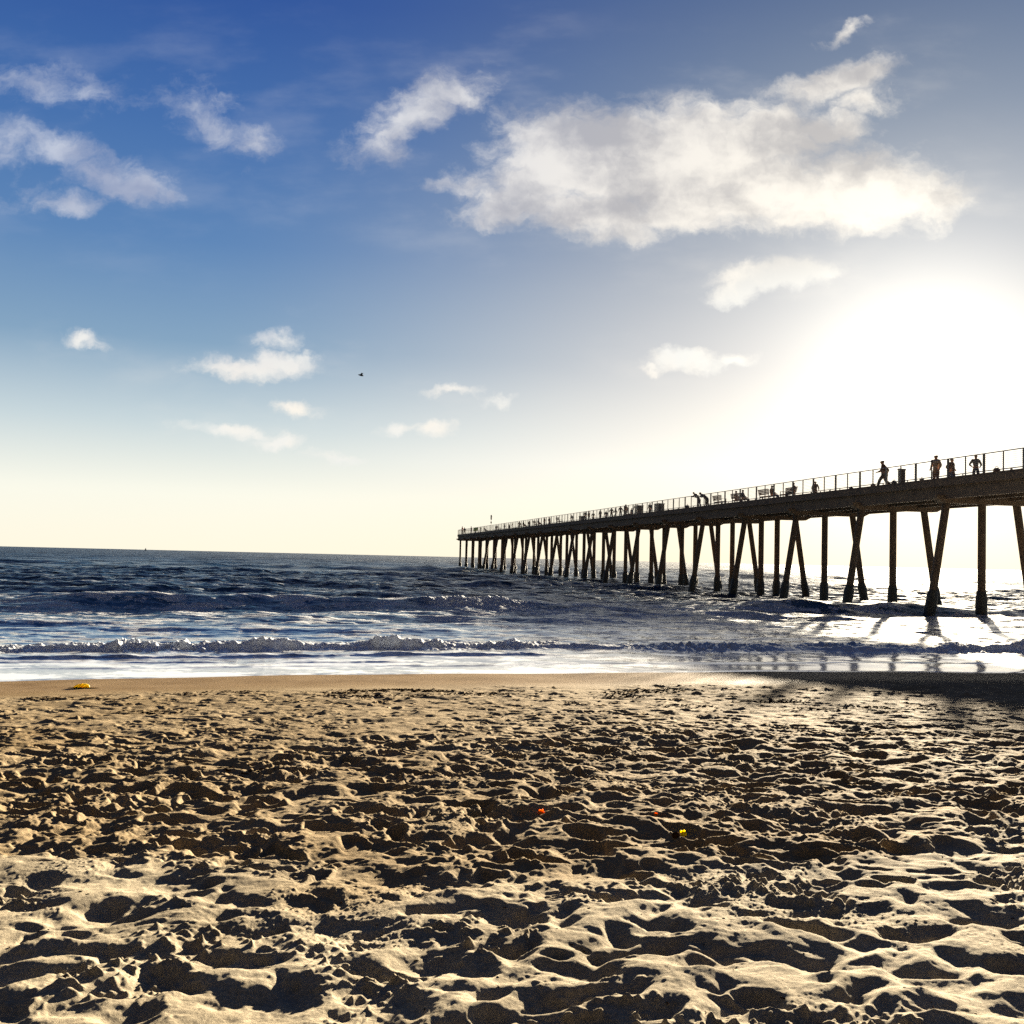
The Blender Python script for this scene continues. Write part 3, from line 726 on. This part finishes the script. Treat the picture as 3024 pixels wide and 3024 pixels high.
# figures face +x, feet at z=0, about 1.72 m tall
POSES = {
 'stand': dict(pel=(0, 0, .93), chest=(0.02, 0, 1.30), neck=(0.01, 0, 1.46), head=(0.03, 0, 1.60),
   kneeL=(.02, .10, .50), footL=(0, .11, .07), kneeR=(.03, -.10, .50), footR=(.02, -.12, .07),
   elbL=(-.02, .27, 1.12), hanL=(.08, .27, .88), elbR=(.0, -.27, 1.12), hanR=(.12, -.25, .90)),
 'walk': dict(pel=(0, 0, .90), chest=(0.06, 0, 1.27), neck=(0.08, 0, 1.43), head=(0.12, 0, 1.57),
   kneeL=(.20, .09, .52), footL=(.30, .09, .08), kneeR=(-.05, -.09, .47), footR=(-.34, -.09, .13),
   elbL=(-.14, .24, 1.10), hanL=(-.10, .25, .86), elbR=(.16, -.24, 1.08), hanR=(.33, -.20, .98)),
 'lean': dict(pel=(-.28, 0, .88), chest=(.02, 0, 1.16), neck=(.14, 0, 1.28), head=(.25, 0, 1.38),
   kneeL=(-.22, .10, .47), footL=(-.30, .11, .07), kneeR=(-.30, -.10, .47), footR=(-.42, -.12, .07),
   elbL=(.16, .26, 1.02), hanL=(.36, .14, 1.10), elbR=(.16, -.26, 1.02), hanR=(.36, -.14, 1.10)),
 'pocket': dict(pel=(0, 0, .93), chest=(-.02, 0, 1.30), neck=(0, 0, 1.46), head=(.02, 0, 1.60),
   kneeL=(.04, .13, .50), footL=(.02, .17, .07), kneeR=(.02, -.13, .50), footR=(0, -.17, .07),
   elbL=(-.10, .33, 1.13), hanL=(.08, .20, .97), elbR=(-.10, -.33, 1.13), hanR=(.08, -.20, .97)),
 'sit': dict(pel=(0, 0, .52), chest=(-.06, 0, .88), neck=(-.04, 0, 1.04), head=(.0, 0, 1.18),
   kneeL=(.42, .12, .50), footL=(.46, .12, .07), kneeR=(.42, -.12, .50), footR=(.40, -.14, .07),
   elbL=(.06, .25, .70), hanL=(.28, .16, .62), elbR=(.06, -.25, .70), hanR=(.28, -.16, .62)),
}
def V(a): return Vector(a)
fig_cache = {}
def fig_meshes(pose, long_coat=False):
    key = (pose, long_coat)
    if key in fig_cache: return fig_cache[key]
    P = {k: V(v) for k, v in POSES[pose].items()}
    up = (P['chest'] - P['pel'])
    def t4(v, r): return (v.x, v.y, v.z, r)
    mid_ = P['pel'].lerp(P['chest'], .5)
    ch = [[t4(P['pel'], .125), t4(mid_, .115), t4(P['chest'], .135), t4(P['neck'], .058), t4(P['neck'].lerp(P['head'], .5), .075), t4(P['head'], .098), t4(P['head'] + V((0.005, 0, .085)), .06)]]
    n = 7
    def side(s):
        a = 1 if s == 'L' else -1
        sh = P['chest'] + V((0, .17 * a, .09)); hip = P['pel'] + V((0, .09 * a, -.04))
        kn, ft, el_, ha = P['knee' + s], P['foot' + s], P['elb' + s], P['han' + s]
        arm = [2, t4(sh, .062), t4(sh.lerp(el_, .5), .052), t4(el_, .042), t4(el_.lerp(ha, .6), .036), t4(ha, .032), t4(ha + (ha - el_).normalized() * .09, .026)]
        leg = [0, t4(hip, .095), t4(hip.lerp(kn, .5), .082), t4(kn, .060), t4(kn.lerp(ft, .45), .057), t4(ft, .042), t4(ft + V((.10, 0, -.03)), .038), t4(ft + V((.19, 0, -.035)), .028)]
        return arm, leg
    aL, lL = side('L'); aR, lR = side('R')
    body_ = skin_fig(ch + [aL, aR, lL, lR])
    k_ = 1.16
    def g(p, add=.012): return (*p[:3], p[3] * k_ + add) if not isinstance(p, int) else p
    jc = [[g(ch[0][0]), g(ch[0][1]), g(ch[0][2]), (*ch[0][3][:3], .075)]] 
    if long_coat: jc[0].insert(0, (P['pel'].x, P['pel'].y, P['pel'].z - .30, .17))
    o2 = 1 if long_coat else 0
    jack = skin_fig(jc + [[2 + o2] + [g(p) for p in aL[1:5]]] + [[2 + o2] + [g(p) for p in aR[1:5]]])
    tr = skin_fig([[g(ch[0][0], .008), (mid_.x, mid_.y, P['pel'].z + .10, .13)]] + [[0] + [g(p, .010) for p in lL[1:5]] + [(*lL[5][:3], .06)]] + [[0] + [g(p, .010) for p in lR[1:5]] + [(*lR[5][:3], .06)]])
    h = P['head']; hr = skin_fig([[(h.x - .03, 0, h.z - .06, .085), (h.x - .02, 0, h.z + .03, .108), (h.x, 0, h.z + .09, .085)]])
    fig_cache[key] = (body_, jack, tr, hr)
    return fig_cache[key]
def person(px, py, w, pose, head_deg, jcol, tcol, label, sc_=1.0, coat=False, group='people on the pier', z=None):
    x = station(px, py, ZD, w); p = world_of(x, w, ZD if z is None else z)
    e = empty('person', p, R(head_deg)); e.scale = (sc_ * (1.35 if coat else 1.1), sc_ * (1.08 if coat else 1.0), sc_)
    tag(e, label, 'person', group)
    bm_, jm, tm, hm = fig_meshes(pose, coat)
    for nm, ms, mt in (('body', bm_, mat_skin), ('jacket', jm, CL[jcol]), ('trousers', tm, CL[tcol]), ('hair', hm, mat_hair)):
        o_ = bpy.data.objects.new(nm, ms); C.objects.link(o_); o_.parent = e
        if not ms.materials: ms.materials.append(None)
        o_.material_slots[0].link = 'OBJECT'; o_.material_slots[0].material = mt
    return e
def scale_for(px, py, w, full=1.70):
    x = station(px, py, ZD, w); p = world_of(x, w, 0); d = ray(px, py)
    ztop = H + d.z / math.hypot(d.x, d.y) * math.hypot(p.x, p.y)
    return (ztop - ZD) / full
PEOPLE = [
 (2613, 1359, 1.0, 'walk', 150, 'brown', 'black', 'tall person in long coat striding past the thin railing post, looking down', True),
 (2765, 1343, 1.8, 'stand', 200, 'tan', 'brown', 'slim tall person standing upright, tallest of the three nearest the frame edge', True),
 (2811, 1353, 2.8, 'pocket', 290, 'brown', 'denim', 'bulky person standing beside a double post, between two other standing people', True),
 (2882, 1342, 3.1, 'pocket', 250, 'grey', 'navy', 'person with elbows out and hands in pockets, rightmost figure on the pier', False),
 (2408, 1421, 3.2, 'stand', 240, 'brown', 'black', 'short person standing alone just right of a double railing post', True),
 (2056, 1452, 0.45, 'lean', 130, 'black', 'navy', 'left one of a pair bending forward over the near railing', False),
 (2077, 1453, 0.55, 'lean', 140, 'navy', 'black', 'right one of a pair bending forward over the near railing', True),
 (1920, 1490, 1.5, 'stand', 210, 'black', 'black', 'person standing alone left of the dark box bin', True),
 (1878, 1487, 0.8, 'stand', 100, 'grey', 'black', 'person with head above the railing beside a broad bin cabinet', False),
 (1848, 1489, 0.9, 'pocket', 200, 'brown', 'black', 'right one of two people standing close together by the railing', True),
 (1833, 1494, 0.9, 'stand', 250, 'black', 'denim', 'left one of two people standing close together by the railing', True),
 (1819, 1504, 1.6, 'walk', 180, 'navy', 'black', 'short person walking seaward behind the pair standing close together', False),
 (1773, 1517, 1.2, 'stand', 120, 'black', 'grey', 'lone small figure between the pair by the post and the standing group', True),
 (1739, 1514, 0.7, 'stand', 160, 'brown', 'black', 'right one of two figures next to the square planter', True),
 (1728, 1514, 0.7, 'pocket', 220, 'black', 'black', 'left one of two figures next to the square planter', False),
 (1513, 1545, 0.8, 'stand', 180, 'black', 'navy', 'distant square-shouldered person near the outer end of the pier', False),
 (1491, 1546, 0.8, 'stand', 150, 'navy', 'black', 'distant person just right of the signal pole', True),
 (1420, 1556, 0.8, 'stand', 200, 'black', 'black', 'thin distant person between the lime banner and the signal pole', False),
 (1392, 1554, 0.8, 'pocket', 170, 'black', 'denim', 'distant person standing left of the lime banner', True),
 (1372, 1557, 2.2, 'pocket', 90, 'black', 'black', 'distant person just behind the outermost figure at the sea end', True),
 (1404, 1558, 2.4, 'stand', 60, 'black', 'denim', 'distant person partly hidden behind the lime banner', False),
 (1465, 1556, 1.6, 'walk', 10, 'grey', 'black', 'distant walking person between the signal pole and the next bench', False),
 (1504, 1550, 2.6, 'stand', 300, 'black', 'black', 'distant person behind the left side of the square-shouldered figure', True),
 (1533, 1549, 1.4, 'pocket', 80, 'brown', 'black', 'distant person standing left of the seated figure in the outer quarter', False),
 (1563, 1545, 1.8, 'stand', 30, 'black', 'denim', 'distant person standing alone right of the outer quarter seated figure', True),
 (1608, 1541, 1.0, 'stand', 200, 'black', 'black', 'distant person left of the long dark bench block', False),
 (1623, 1540, 1.4, 'pocket', 20, 'navy', 'black', 'distant person immediately left of the long dark bench block', True),
 (1690, 1528, 1.8, 'walk', 200, 'black', 'black', 'distant walking person right of the long dark bench block', False),
 (1752, 1524, 2.2, 'stand', 70, 'grey', 'black', 'distant person between the two figures by the low bin and the lone small figure', True),
 (1790, 1514, 2.4, 'stand', 100, 'black', 'navy', 'person right of the lone small figure, set back from the railing', False),
 (1806, 1508, 1.0, 'pocket', 60, 'black', 'black', 'person leaning close to the railing left of the short walking person', True),
 (1866, 1500, 3.4, 'stand', 200, 'navy', 'black', 'short person set back between the close pair and the cabinet bin', False),
 (1366, 1554, 0.8, 'stand', 140, 'red', 'black', 'outermost person standing at the sea end of the pier', False),
]
for (px, py, w_, pose, hd, jc_, tc2, lab, coat) in PEOPLE:
    full = {'lean': 1.50, 'walk': 1.69}.get(pose, 1.72)
    s_ = max(0.72, min(1.12, scale_for(px, py, w_, full)))
    person(px, py, w_, pose, math.degrees(RZ) + (hd - 90), jc_, tc2, lab, s_, coat)

# ------------------------------------------------------------------ benches and bins
def bench_parts(e, back=True):
    s_ = MB()
    for k in range(4): s_.box(-.9, .9, -.20 + k * .11, -.11 + k * .11, .43, .465)
    s_.build('seat', mat_wood, e)
    if back:
        b_ = MB()
        for k in range(4):
            z = .55 + k * .105; b_.box(-.9, .9, .25 + k * .025, .275 + k * .025, z, z + .09)
        b_.build('backrest', mat_wood, e)
    for sx2 in (-.8, .74):
        f = MB(); f.box(sx2, sx2 + .06, -.20, -.15, 0, .43); f.box(sx2, sx2 + .06, .20, .25, 0, .43); f.box(sx2, sx2 + .06, -.20, .25, .38, .43)
        if back: f.box(sx2, sx2 + .06, .22, .248, .43, .95)
        f.box(sx2, sx2 + .05, -.2, .22, .64, .67); f.box(sx2, sx2 + .05, -.2, -.16, .465, .64)
        f.build('leg', mat_dark, e)
first_bench = None
BENCH = [
 (2127, 1.2, 0, 'wooden bench right of the pair leaning over the railing'),
 (2182, 1.4, 0, 'wooden bench with a dark bag and a person sitting on it'),
 (2265, 1.3, 0, 'wooden bench with gap under its seat, midway along the near railing'),
 (2325, 1.4, 180, 'wooden bench beside the seated person at the double post'),
 (1857, 2.2, 0, 'small looking bench behind the standing group'),
 (1654, 1.2, 0, 'distant bench showing as a long dark block between railing posts'),
 (1585, 1.2, 0, 'distant bench with rounded shape near the outer third of the pier'),
 (1542, 1.2, 0, 'distant bench right of the square-shouldered figure'),
 (1475, 1.2, 0, 'distant bench directly right of the signal pole'),
]
def seat_at(px, w_, dz=0): 
    x = station(px, 1480, ZD, w_); return world_of(x, w_, ZD + dz)
for i, (px, w_, rz, lab) in enumerate(BENCH):
    if first_bench is None:
        e = empty('bench', (0, 0, 0)); bench_parts(e); first_bench = e
    else: e = dup(first_bench)
    e.location = seat_at(px, w_); e.rotation_euler = (0, 0, RZ + R(rz))
    tag(e, lab, 'bench', 'benches along the pier')
SITTERS = [
 (2342, 1.4, 1, 'seated person with bowed head at a double railing post', 'brown', 'black'),
 (2174, 1.4, -1, 'seated person hunched at the left of the second bench', 'black', 'navy'),
 (2194, 1.4, -1, 'seated person at the right of the second bench', 'navy', 'black'),
 (2280, 1.3, -1, 'seated person at the right of the bench with a gap under its seat', 'brown', 'denim'),
 (1548, 1.2, -1, 'distant seated person right of the square-shouldered figure', 'black', 'black'),
 (1434, 1.2, -1, 'distant seated person left of the signal pole', 'black', 'black'),
 (1592, 1.2, -1, 'distant seated person on a bench in the outer third of the pier', 'navy', 'black'),
]
for (px, w_, fz, lab, jc_, tc2) in SITTERS:
    p = seat_at(px, w_); e = person(px, 1480, w_, 'sit', math.degrees(RZ) + 90 * fz * (1 if fz > 0 else 1), jc_, tc2, lab, 0.95, False, 'people sitting on the pier')
def bin_parts(e, w2, h2):
    dp_ = min(.3, w2 * 1.2)
    b_ = MB(); b_.box(-w2, w2, -dp_, dp_, .06, h2); b_.build('body', mat_dark, e)
    l_ = MB(); l_.prism([(-w2 - .03, h2 + .002), (w2 + .03, h2 + .002), (w2 + .03, h2 + .05), (w2 - .1, h2 + .09), (-w2 + .1, h2 + .09), (-w2 - .03, h2 + .05)], -dp_ - .03, dp_ + .03); l_.build('lid', mat_steel, e)
    f_ = MB()
    for a_ in (-1, 1):
        for b2 in (-1, 1): f_.box(a_ * (w2 - .06) - .03, a_ * (w2 - .06) + .03, b2 * (dp_ - .05) - .03, b2 * (dp_ - .05) + .03, 0, .06)
    f_.build('foot', mat_dark, e)
for px, w_, w2, h2, lab in ((1947, .8, .62, .85, 'large square dark litter bin beside the lone standing person'),
                            (1888, .9, .45, .95, 'dark cabinet bin next to the person with head above the railing'),
                            (1721, .9, .55, .62, 'low dark bin left of two distant figures'),
                            (2662, .5, .13, .88, 'narrow upright bin hung at the thin post right of the striding person')):
    e = empty('litter_bin', seat_at(px, w_), RZ); bin_parts(e, w2, h2); tag(e, lab, 'bin', 'bins on the pier')
# small bags and buckets on the deck
def bag(px, w_, lab, cat, s_, mt, name):
    e = empty(name, seat_at(px, w_), RZ + random.uniform(-.5, .5))
    b_ = MB(); b_.tube([(0, 0, 0), (0, 0, .06 * s_), (0, 0, .26 * s_), (0, 0, .33 * s_)], [.15 * s_, .18 * s_, .16 * s_, .09 * s_], 10)
    b_.build('body', mt, e, smooth=True)
    h_ = MB(); h_.tube([(0.1 * s_ * math.cos(a), 0, .30 * s_ + .12 * s_ * math.sin(a)) for a in np.linspace(0, PI, 8)], .012, 6); h_.build('handle', mt, e)
    tag(e, lab, cat)
bag(2640, .5, 'small bag on the deck edge between the striding person and the narrow bin', 'bag', 1.0, CL['black'], 'bag')
bag(2578, .4, 'squat bag at the foot of a thin post left of the striding person', 'bag', .9, CL['brown'], 'bag')
bag(2943, .4, 'rounded dark bag on the deck by the railing, rightmost item', 'bag', 1.0, CL['brown'], 'bag')
bag(2513, .4, 'low bag on the kerb under the railing right of the double post', 'bag', .8, CL['black'], 'bag')
bag(2722, .5, 'little bucket on the deck left of the slim tall person', 'bucket', .8, mat_steel, 'bucket')
bag(2030, .5, 'dark bag at the feet of the pair bending over the railing', 'bag', 1.2, CL['black'], 'bag')

# signal pole near the sea end
e = empty('signal_pole', seat_at(1452, 2.6), RZ)
mb_ = MB(); mb_.tube([(0, 0, 0), (0, 0, 2.9)], .035, 8); mb_.build('pole', mat_steel, e)
mb_ = MB(); mb_.tube([(0, 0, 2.55), (0, 0, 2.62), (0, 0, 3.35), (0, 0, 3.45)], [.08, .14, .14, .05], 12); mb_.build('lantern', mat_dark, e)
mb_ = MB(); mb_.tube([(0, 0, 1.85), (0, 0, 1.9), (0, 0, 2.15), (0, 0, 2.2)], [.08, .13, .13, .06], 12); mb_.build('sign_box', mat_dark, e)
tag(e, 'thin pole with two dark drum shapes rising near the sea end of the pier', 'signal')
# lime banner
e = empty('banner', seat_at(1407, .25), RZ)
mb_ = MB(); mb_.box(-2.4, 2.4, -.012, .012, .45, 1.05); mb_.build('cloth', CL['lime'], e)
mb_ = MB(); mb_.tube([(-2.4, 0, 0), (-2.4, 0, 1.1)], .02, 6); mb_.tube([(2.4, 0, 0), (2.4, 0, 1.1)], .02, 6); mb_.build('pole', mat_steel, e)
tag(e, 'lime yellow cloth banner behind the railing near the sea end of the pier', 'banner')

# ------------------------------------------------------------------ things on the sand
def sand_point(px, py):
    d = ray(px, py); lo, hi = 1.0, 40.0
    for _ in range(60):
        m_ = (lo + hi) / 2; p = Vector((0, 0, H)) + d * m_
        z = float(sand_h(np.array([[p.x]]), np.array([[p.y]]))[0][0, 0])
        if p.z > z: lo = m_
        else: hi = m_
    p = Vector((0, 0, H)) + d * hi
    p.z = float(sand_h(np.array([[p.x]]), np.array([[p.y]]))[0][0, 0])
    return p
def blossom(px, py, size, mt, label, name='flower', cat='flower'):
    p = sand_point(px, py); e = empty(name, p + Vector((0, 0, size * .25)), random.random() * 6)
    e.rotation_euler = (R(60), R(10), random.random() * 2 - 1)
    rr_ = random.Random(px)
    for k in range(5):
        a0_ = 2 * PI * k / 5; b_ = MB(); vs = []; fs = []
        nu, nv = 6, 5
        for i in range(nu):
            u = i / (nu - 1); rw = size * .36 * math.sin(PI * (0.12 + .8 * u)) 
            for j in range(nv):
                v_ = j / (nv - 1) * 2 - 1; rad_ = size * .1 + size * .55 * u
                ang_ = v_ * rw / max(rad_, 1e-4)
                vs.append((math.cos(a0_ + ang_) * rad_, math.sin(a0_ + ang_) * rad_, size * (.28 * u * u + .10 * v_ * v_ * u) + rr_.uniform(-.02, .02) * size))
        for i in range(nu - 1):
            for j in range(nv - 1): a = i * nv + j; fs.append((a, a + 1, a + nv + 1, a + nv))
        b_.add(vs, fs); po = b_.build('petal', mt, e, smooth=True)
        sm = po.modifiers.new('s', 'SOLIDIFY'); sm.thickness = size * .03
    c_ = MB(); c_.tube([(0, 0, -size * .12), (0, 0, size * .05), (0, 0, size * .14)], [size * .06, size * .12, size * .05], 8); c_.build('centre', mt, e, smooth=True)
    tag(e, label, cat)
def petal_mat(name, c):
    m_ = worn(name, c, tuple(min(1, x * 1.15) for x in c), 40, .6, 0, 0)
    m_.node_tree.nodes['Principled BSDF'].inputs['Subsurface Weight'].default_value = 0.0
    nt_ = m_.node_tree; b_ = nt_.nodes['Principled BSDF']; tr_ = nt_.nodes.new('ShaderNodeBsdfTranslucent'); tr_.inputs[0].default_value = (*c, 1)
    ms = nt_.nodes.new('ShaderNodeMixShader'); ms.inputs[0].default_value = .5
    nt_.links.new(b_.outputs[0], ms.inputs[1]); nt_.links.new(tr_.outputs[0], ms.inputs[2]); nt_.links.new(ms.outputs[0], nt_.nodes['Material Output'].inputs[0])
    return m_
m_yel = petal_mat('yellow_petal', (.85, .72, .01)); m_org = petal_mat('orange_petal', (.80, .26, .015))
blossom(2016, 2468, .040, m_yel, 'bright yellow flower lying on the sand next to a dark clod')
blossom(1598, 2404, .038, m_org, 'larger orange flower lying on rough trampled sand')
blossom(1938, 2408, .022, m_org, 'tiny orange flower on the sand behind a dark mound')
# dark clod by the yellow flower
def blob_mesh(r, seed, squash=.7, n1=14, n2=9, amp=.25):
    rr_ = np.random.default_rng(seed); b_ = MB(); vs = []; fs = []
    ph = rr_.random(12) * 6.28
    for i in range(n2 + 1):
        th = PI * i / n2
        for j in range(n1):
            a = 2 * PI * j / n1
            k = 1 + amp * (math.sin(2 * a + ph[0] + th) * .5 + math.sin(3 * a + ph[1]) * .3 * math.sin(th * 2 + ph[2]) + math.sin(5 * a + ph[3] + 3 * th) * .2)
            vs.append((r * k * math.sin(th) * math.cos(a), r * k * math.sin(th) * math.sin(a), r * squash * k * math.cos(th)))
    for i in range(n2):
        for j in range(n1): a = i * n1 + j; b2 = i * n1 + (j + 1) % n1; fs.append((a, a + n1, b2 + n1, b2))
    b_.add(vs, fs); return b_.mesh('blob')
mat_kelp = worn('dried_kelp', (.015, .008, .005), (.05, .028, .014), 30, .7, 0, .6, .005)
for mm2 in (mat_kelp,): mm2.node_tree.nodes['Principled BSDF'].inputs['Specular IOR Level'].default_value = 0.0; mm2.node_tree.nodes['Principled BSDF'].inputs['Roughness'].default_value = 1.0
p = sand_point(1996, 2472)
o = link('kelp_clump', blob_mesh(.024, 3, .8, amp=.4), mat_kelp, None, p + Vector((0, 0, .010)), (0.2, .1, .4), True)
tag(o, 'small dark kelp clump touching the yellow flower', 'kelp')
# yellow float by the water
p = sand_point(240, 2033)
e = empty('float', p, R(8)); e.scale = (.88,) * 3
m_y2, nt_, b_ = new_mat('float_yellow')
tcx = N(nt_, 'ShaderNodeTexCoord'); nz = N(nt_, 'ShaderNodeTexNoise', Scale=6.0, Detail=1.0); L(nt_, tcx.outputs['Object'], nz.inputs[0])
mm_ = N(nt_, 'ShaderNodeMix', _data_type='RGBA'); mm_.inputs[6].default_value = (.88, .76, .05, 1); mm_.inputs[7].default_value = (.70, .34, .02, 1)
mrr = N(nt_, 'ShaderNodeMapRange'); mrr.inputs[1].default_value = .56; mrr.inputs[2].default_value = .70; L(nt_, nz.outputs[0], mrr.inputs[0]); L(nt_, mrr.outputs[0], mm_.inputs[0]); L(nt_, mm_.outputs[2], b_.inputs['Base Color'])
trn = nt_.nodes.new('ShaderNodeBsdfTranslucent'); L(nt_, mm_.outputs[2], trn.inputs[0]); msx = nt_.nodes.new('ShaderNodeMixShader'); msx.inputs[0].default_value = .6
L(nt_, b_.outputs[0], msx.inputs[1]); L(nt_, trn.outputs[0], msx.inputs[2]); L(nt_, msx.outputs[0], nt_.nodes['Material Output'].inputs[0])
sh = MB(); vs = []; fs = []; n1, n2 = 24, 8
for i in range(n2 + 1):
    ph = (PI / 2) * i / n2
    for j in range(n1):
        a = 2 * PI * j / n1; asym = 1 + .25 * math.cos(a)
        vs.append((.155 * math.cos(a) * math.cos(ph) + .03 * math.sin(ph), .06 * math.sin(a) * math.cos(ph), .082 * math.sin(ph) ** .9))
for i in range(n2):
    for j in range(n1): a = i * n1 + j; b2 = i * n1 + (j + 1) % n1; fs.append((a, b2, b2 + n1, a + n1))
sh.add(vs, fs); so = sh.build('shell', m_y2, e, (0, 0, .012), smooth=True)
so_m = so.modifiers.new('s', 'SOLIDIFY'); so_m.thickness = .004
st = MB(); st.tube([(-.24, -.05, .012), (-.1, -.055, .016), (.1, -.045, .014), (.25, -.02, .013), (.33, 0, .010)], [.008, .012, .012, .008, .004], 8); st.build('keel', mat_kelp, e)
tag(e, 'yellow and orange half-round float lying on wet sand at the waterline', 'float')

# kelp wrack and grit: nobody could count it
def strands(npc, region, seed, size):
    r_ = random.Random(seed); b_ = MB()
    for _ in range(npc):
        x, y = region(r_)
        z = float(sand_h(np.array([[x]]), np.array([[y]]))[0][0, 0])
        a = r_.random() * 6.28; ln = size * r_.uniform(.4, 1.5); pts_ = []
        for k in range(4):
            pts_.append((x, y, z + r_.uniform(.001, .012) * size * 10)); a += r_.uniform(-.9, .9); x += math.cos(a) * ln / 3; y += math.sin(a) * ln / 3
        b_.tube(pts_, [.1 * ln, .13 * ln, .1 * ln, .03 * ln], 4)
    return b_
wr_pts = [(sand_point(x, y), n) for x, y, n in ((1070, 2040, 1), (1130, 2038, 1), (1190, 2037, 1), (1250, 2040, 1), (1290, 2043, 1), (1010, 2046, .6), (1010, 2055, .5), (1100, 2055, .5), (1240, 2052, .5), (1400, 2050, .4), (1500, 2050, .4),
          (1835, 2060, .7), (1840, 2050, .7), (1870, 2043, .7), (1910, 2040, .6), (1960, 2038, .5), (2280, 2075, .6), (2310, 2072, .6), (740, 2275, .2), (2420, 2095, .6), (2560, 2090, .6), (2700, 2095, .4), (2040, 2085, .3), (450, 2105, .5), (700, 2045, .4), (560, 2053, .4), (120, 2065, .4), (300, 2068, .4))]
def reg(r_):
    p_, n_ = wr_pts[r_.randrange(len(wr_pts))]
    return p_.x + r_.gauss(0, .24), p_.y + r_.gauss(0, .13)
o = strands(2200, reg, 4, .05).build('kelp_debris', mat_kelp); tag(o, 'broken dark kelp strands scattered in drifts over the upper sand', 'kelp', kind='stuff')
def reg2(r_):
    a = r_.uniform(-.5, .5); d = r_.uniform(2.6, 17) ; return d * math.sin(a), d * math.cos(a)
o = strands(1300, reg2, 9, .016).build('beach_litter', mat_kelp); tag(o, 'tiny dark twigs and bits sprinkled across the sand', 'debris', kind='stuff')

# gull far off over the sea
p = at_dist(1067, 1109, 95)
e = empty('gull', p, R(200))
bd = skin_fig([[(-.20, 0, 0, .035), (-.08, 0, 0, .07), (.06, 0, .01, .075), (.17, 0, .04, .045), (.24, 0, .05, .04), (.30, 0, .045, .012)]])
link('body', bd, mat_dark, e)
for s2 in (1, -1):
    b_ = MB(); b_.add([(.08, .05 * s2, .03), (-.09, .05 * s2, .03), (-.06, .32 * s2, .16), (.09, .32 * s2, .17), (-.10, .62 * s2, .10), (-.03, .62 * s2, .11),
                       (.08, .05 * s2, .045), (-.09, .05 * s2, .045), (-.06, .32 * s2, .17), (.09, .32 * s2, .185), (-.10, .62 * s2, .11), (-.03, .62 * s2, .12)],
                      [(0, 1, 2, 3), (3, 2, 4, 5), (6, 9, 8, 7), (9, 11, 10, 8), (0, 3, 9, 6), (3, 5, 11, 9), (1, 7, 8, 2), (2, 8, 10, 4), (4, 10, 11, 5)])
    b_.build('wing', mat_dark, e)
tag(e, 'dark speck of a gull flying in the blue sky', 'bird')
# sailing boat on the horizon
d = ray(430, 1617); k = 2600
e = empty('sailboat', (d.x * k, d.y * k, 0.3), R(30))
mb_ = MB(); mb_.prism([(-4, 0), (3.4, 0), (4.6, 1.3), (-4.2, 1.2)], -1.1, 1.1); mb_.build('hull', mat_dark, e)
mb_ = MB(); mb_.tube([(.5, 0, 1.2), (.5, 0, 12.5)], .09, 8); mb_.build('mast', mat_dark, e)
mb_ = MB(); mb_.add([(.4, -.03, 1.9), (-3.8, -.03, 1.9), (.4, -.03, 12), (.4, .03, 1.9), (-3.8, .03, 1.9), (.4, .03, 12)], [(0, 1, 2), (3, 5, 4), (0, 3, 4, 1), (1, 4, 5, 2), (2, 5, 3, 0)]); mb_.build('sail', CL['grey'], e)
mb_ = MB(); mb_.add([(.7, -.03, 11), (.7, -.03, 1.6), (4.4, -.03, 1.4), (.7, .03, 11), (.7, .03, 1.6), (4.4, .03, 1.4)], [(0, 1, 2), (3, 5, 4), (0, 3, 4, 1), (1, 4, 5, 2), (2, 5, 3, 0)]); mb_.build('sail', CL['grey'], e)
e.scale = (.55,) * 3
tag(e, 'tiny sailing boat on the far horizon', 'boat')

# ------------------------------------------------------------------ render
cy = sc.cycles
sc.render.engine = 'CYCLES'
cy.use_denoising = False
try: cy.denoiser = 'OPENIMAGEDENOISE'
except Exception: pass
cy.max_bounces = 5; cy.diffuse_bounces = 2; cy.glossy_bounces = 3; cy.sample_clamp_indirect = 0.3; cy.sample_clamp_direct = 0.4; cy.caustics_reflective = False; cy.caustics_refractive = False
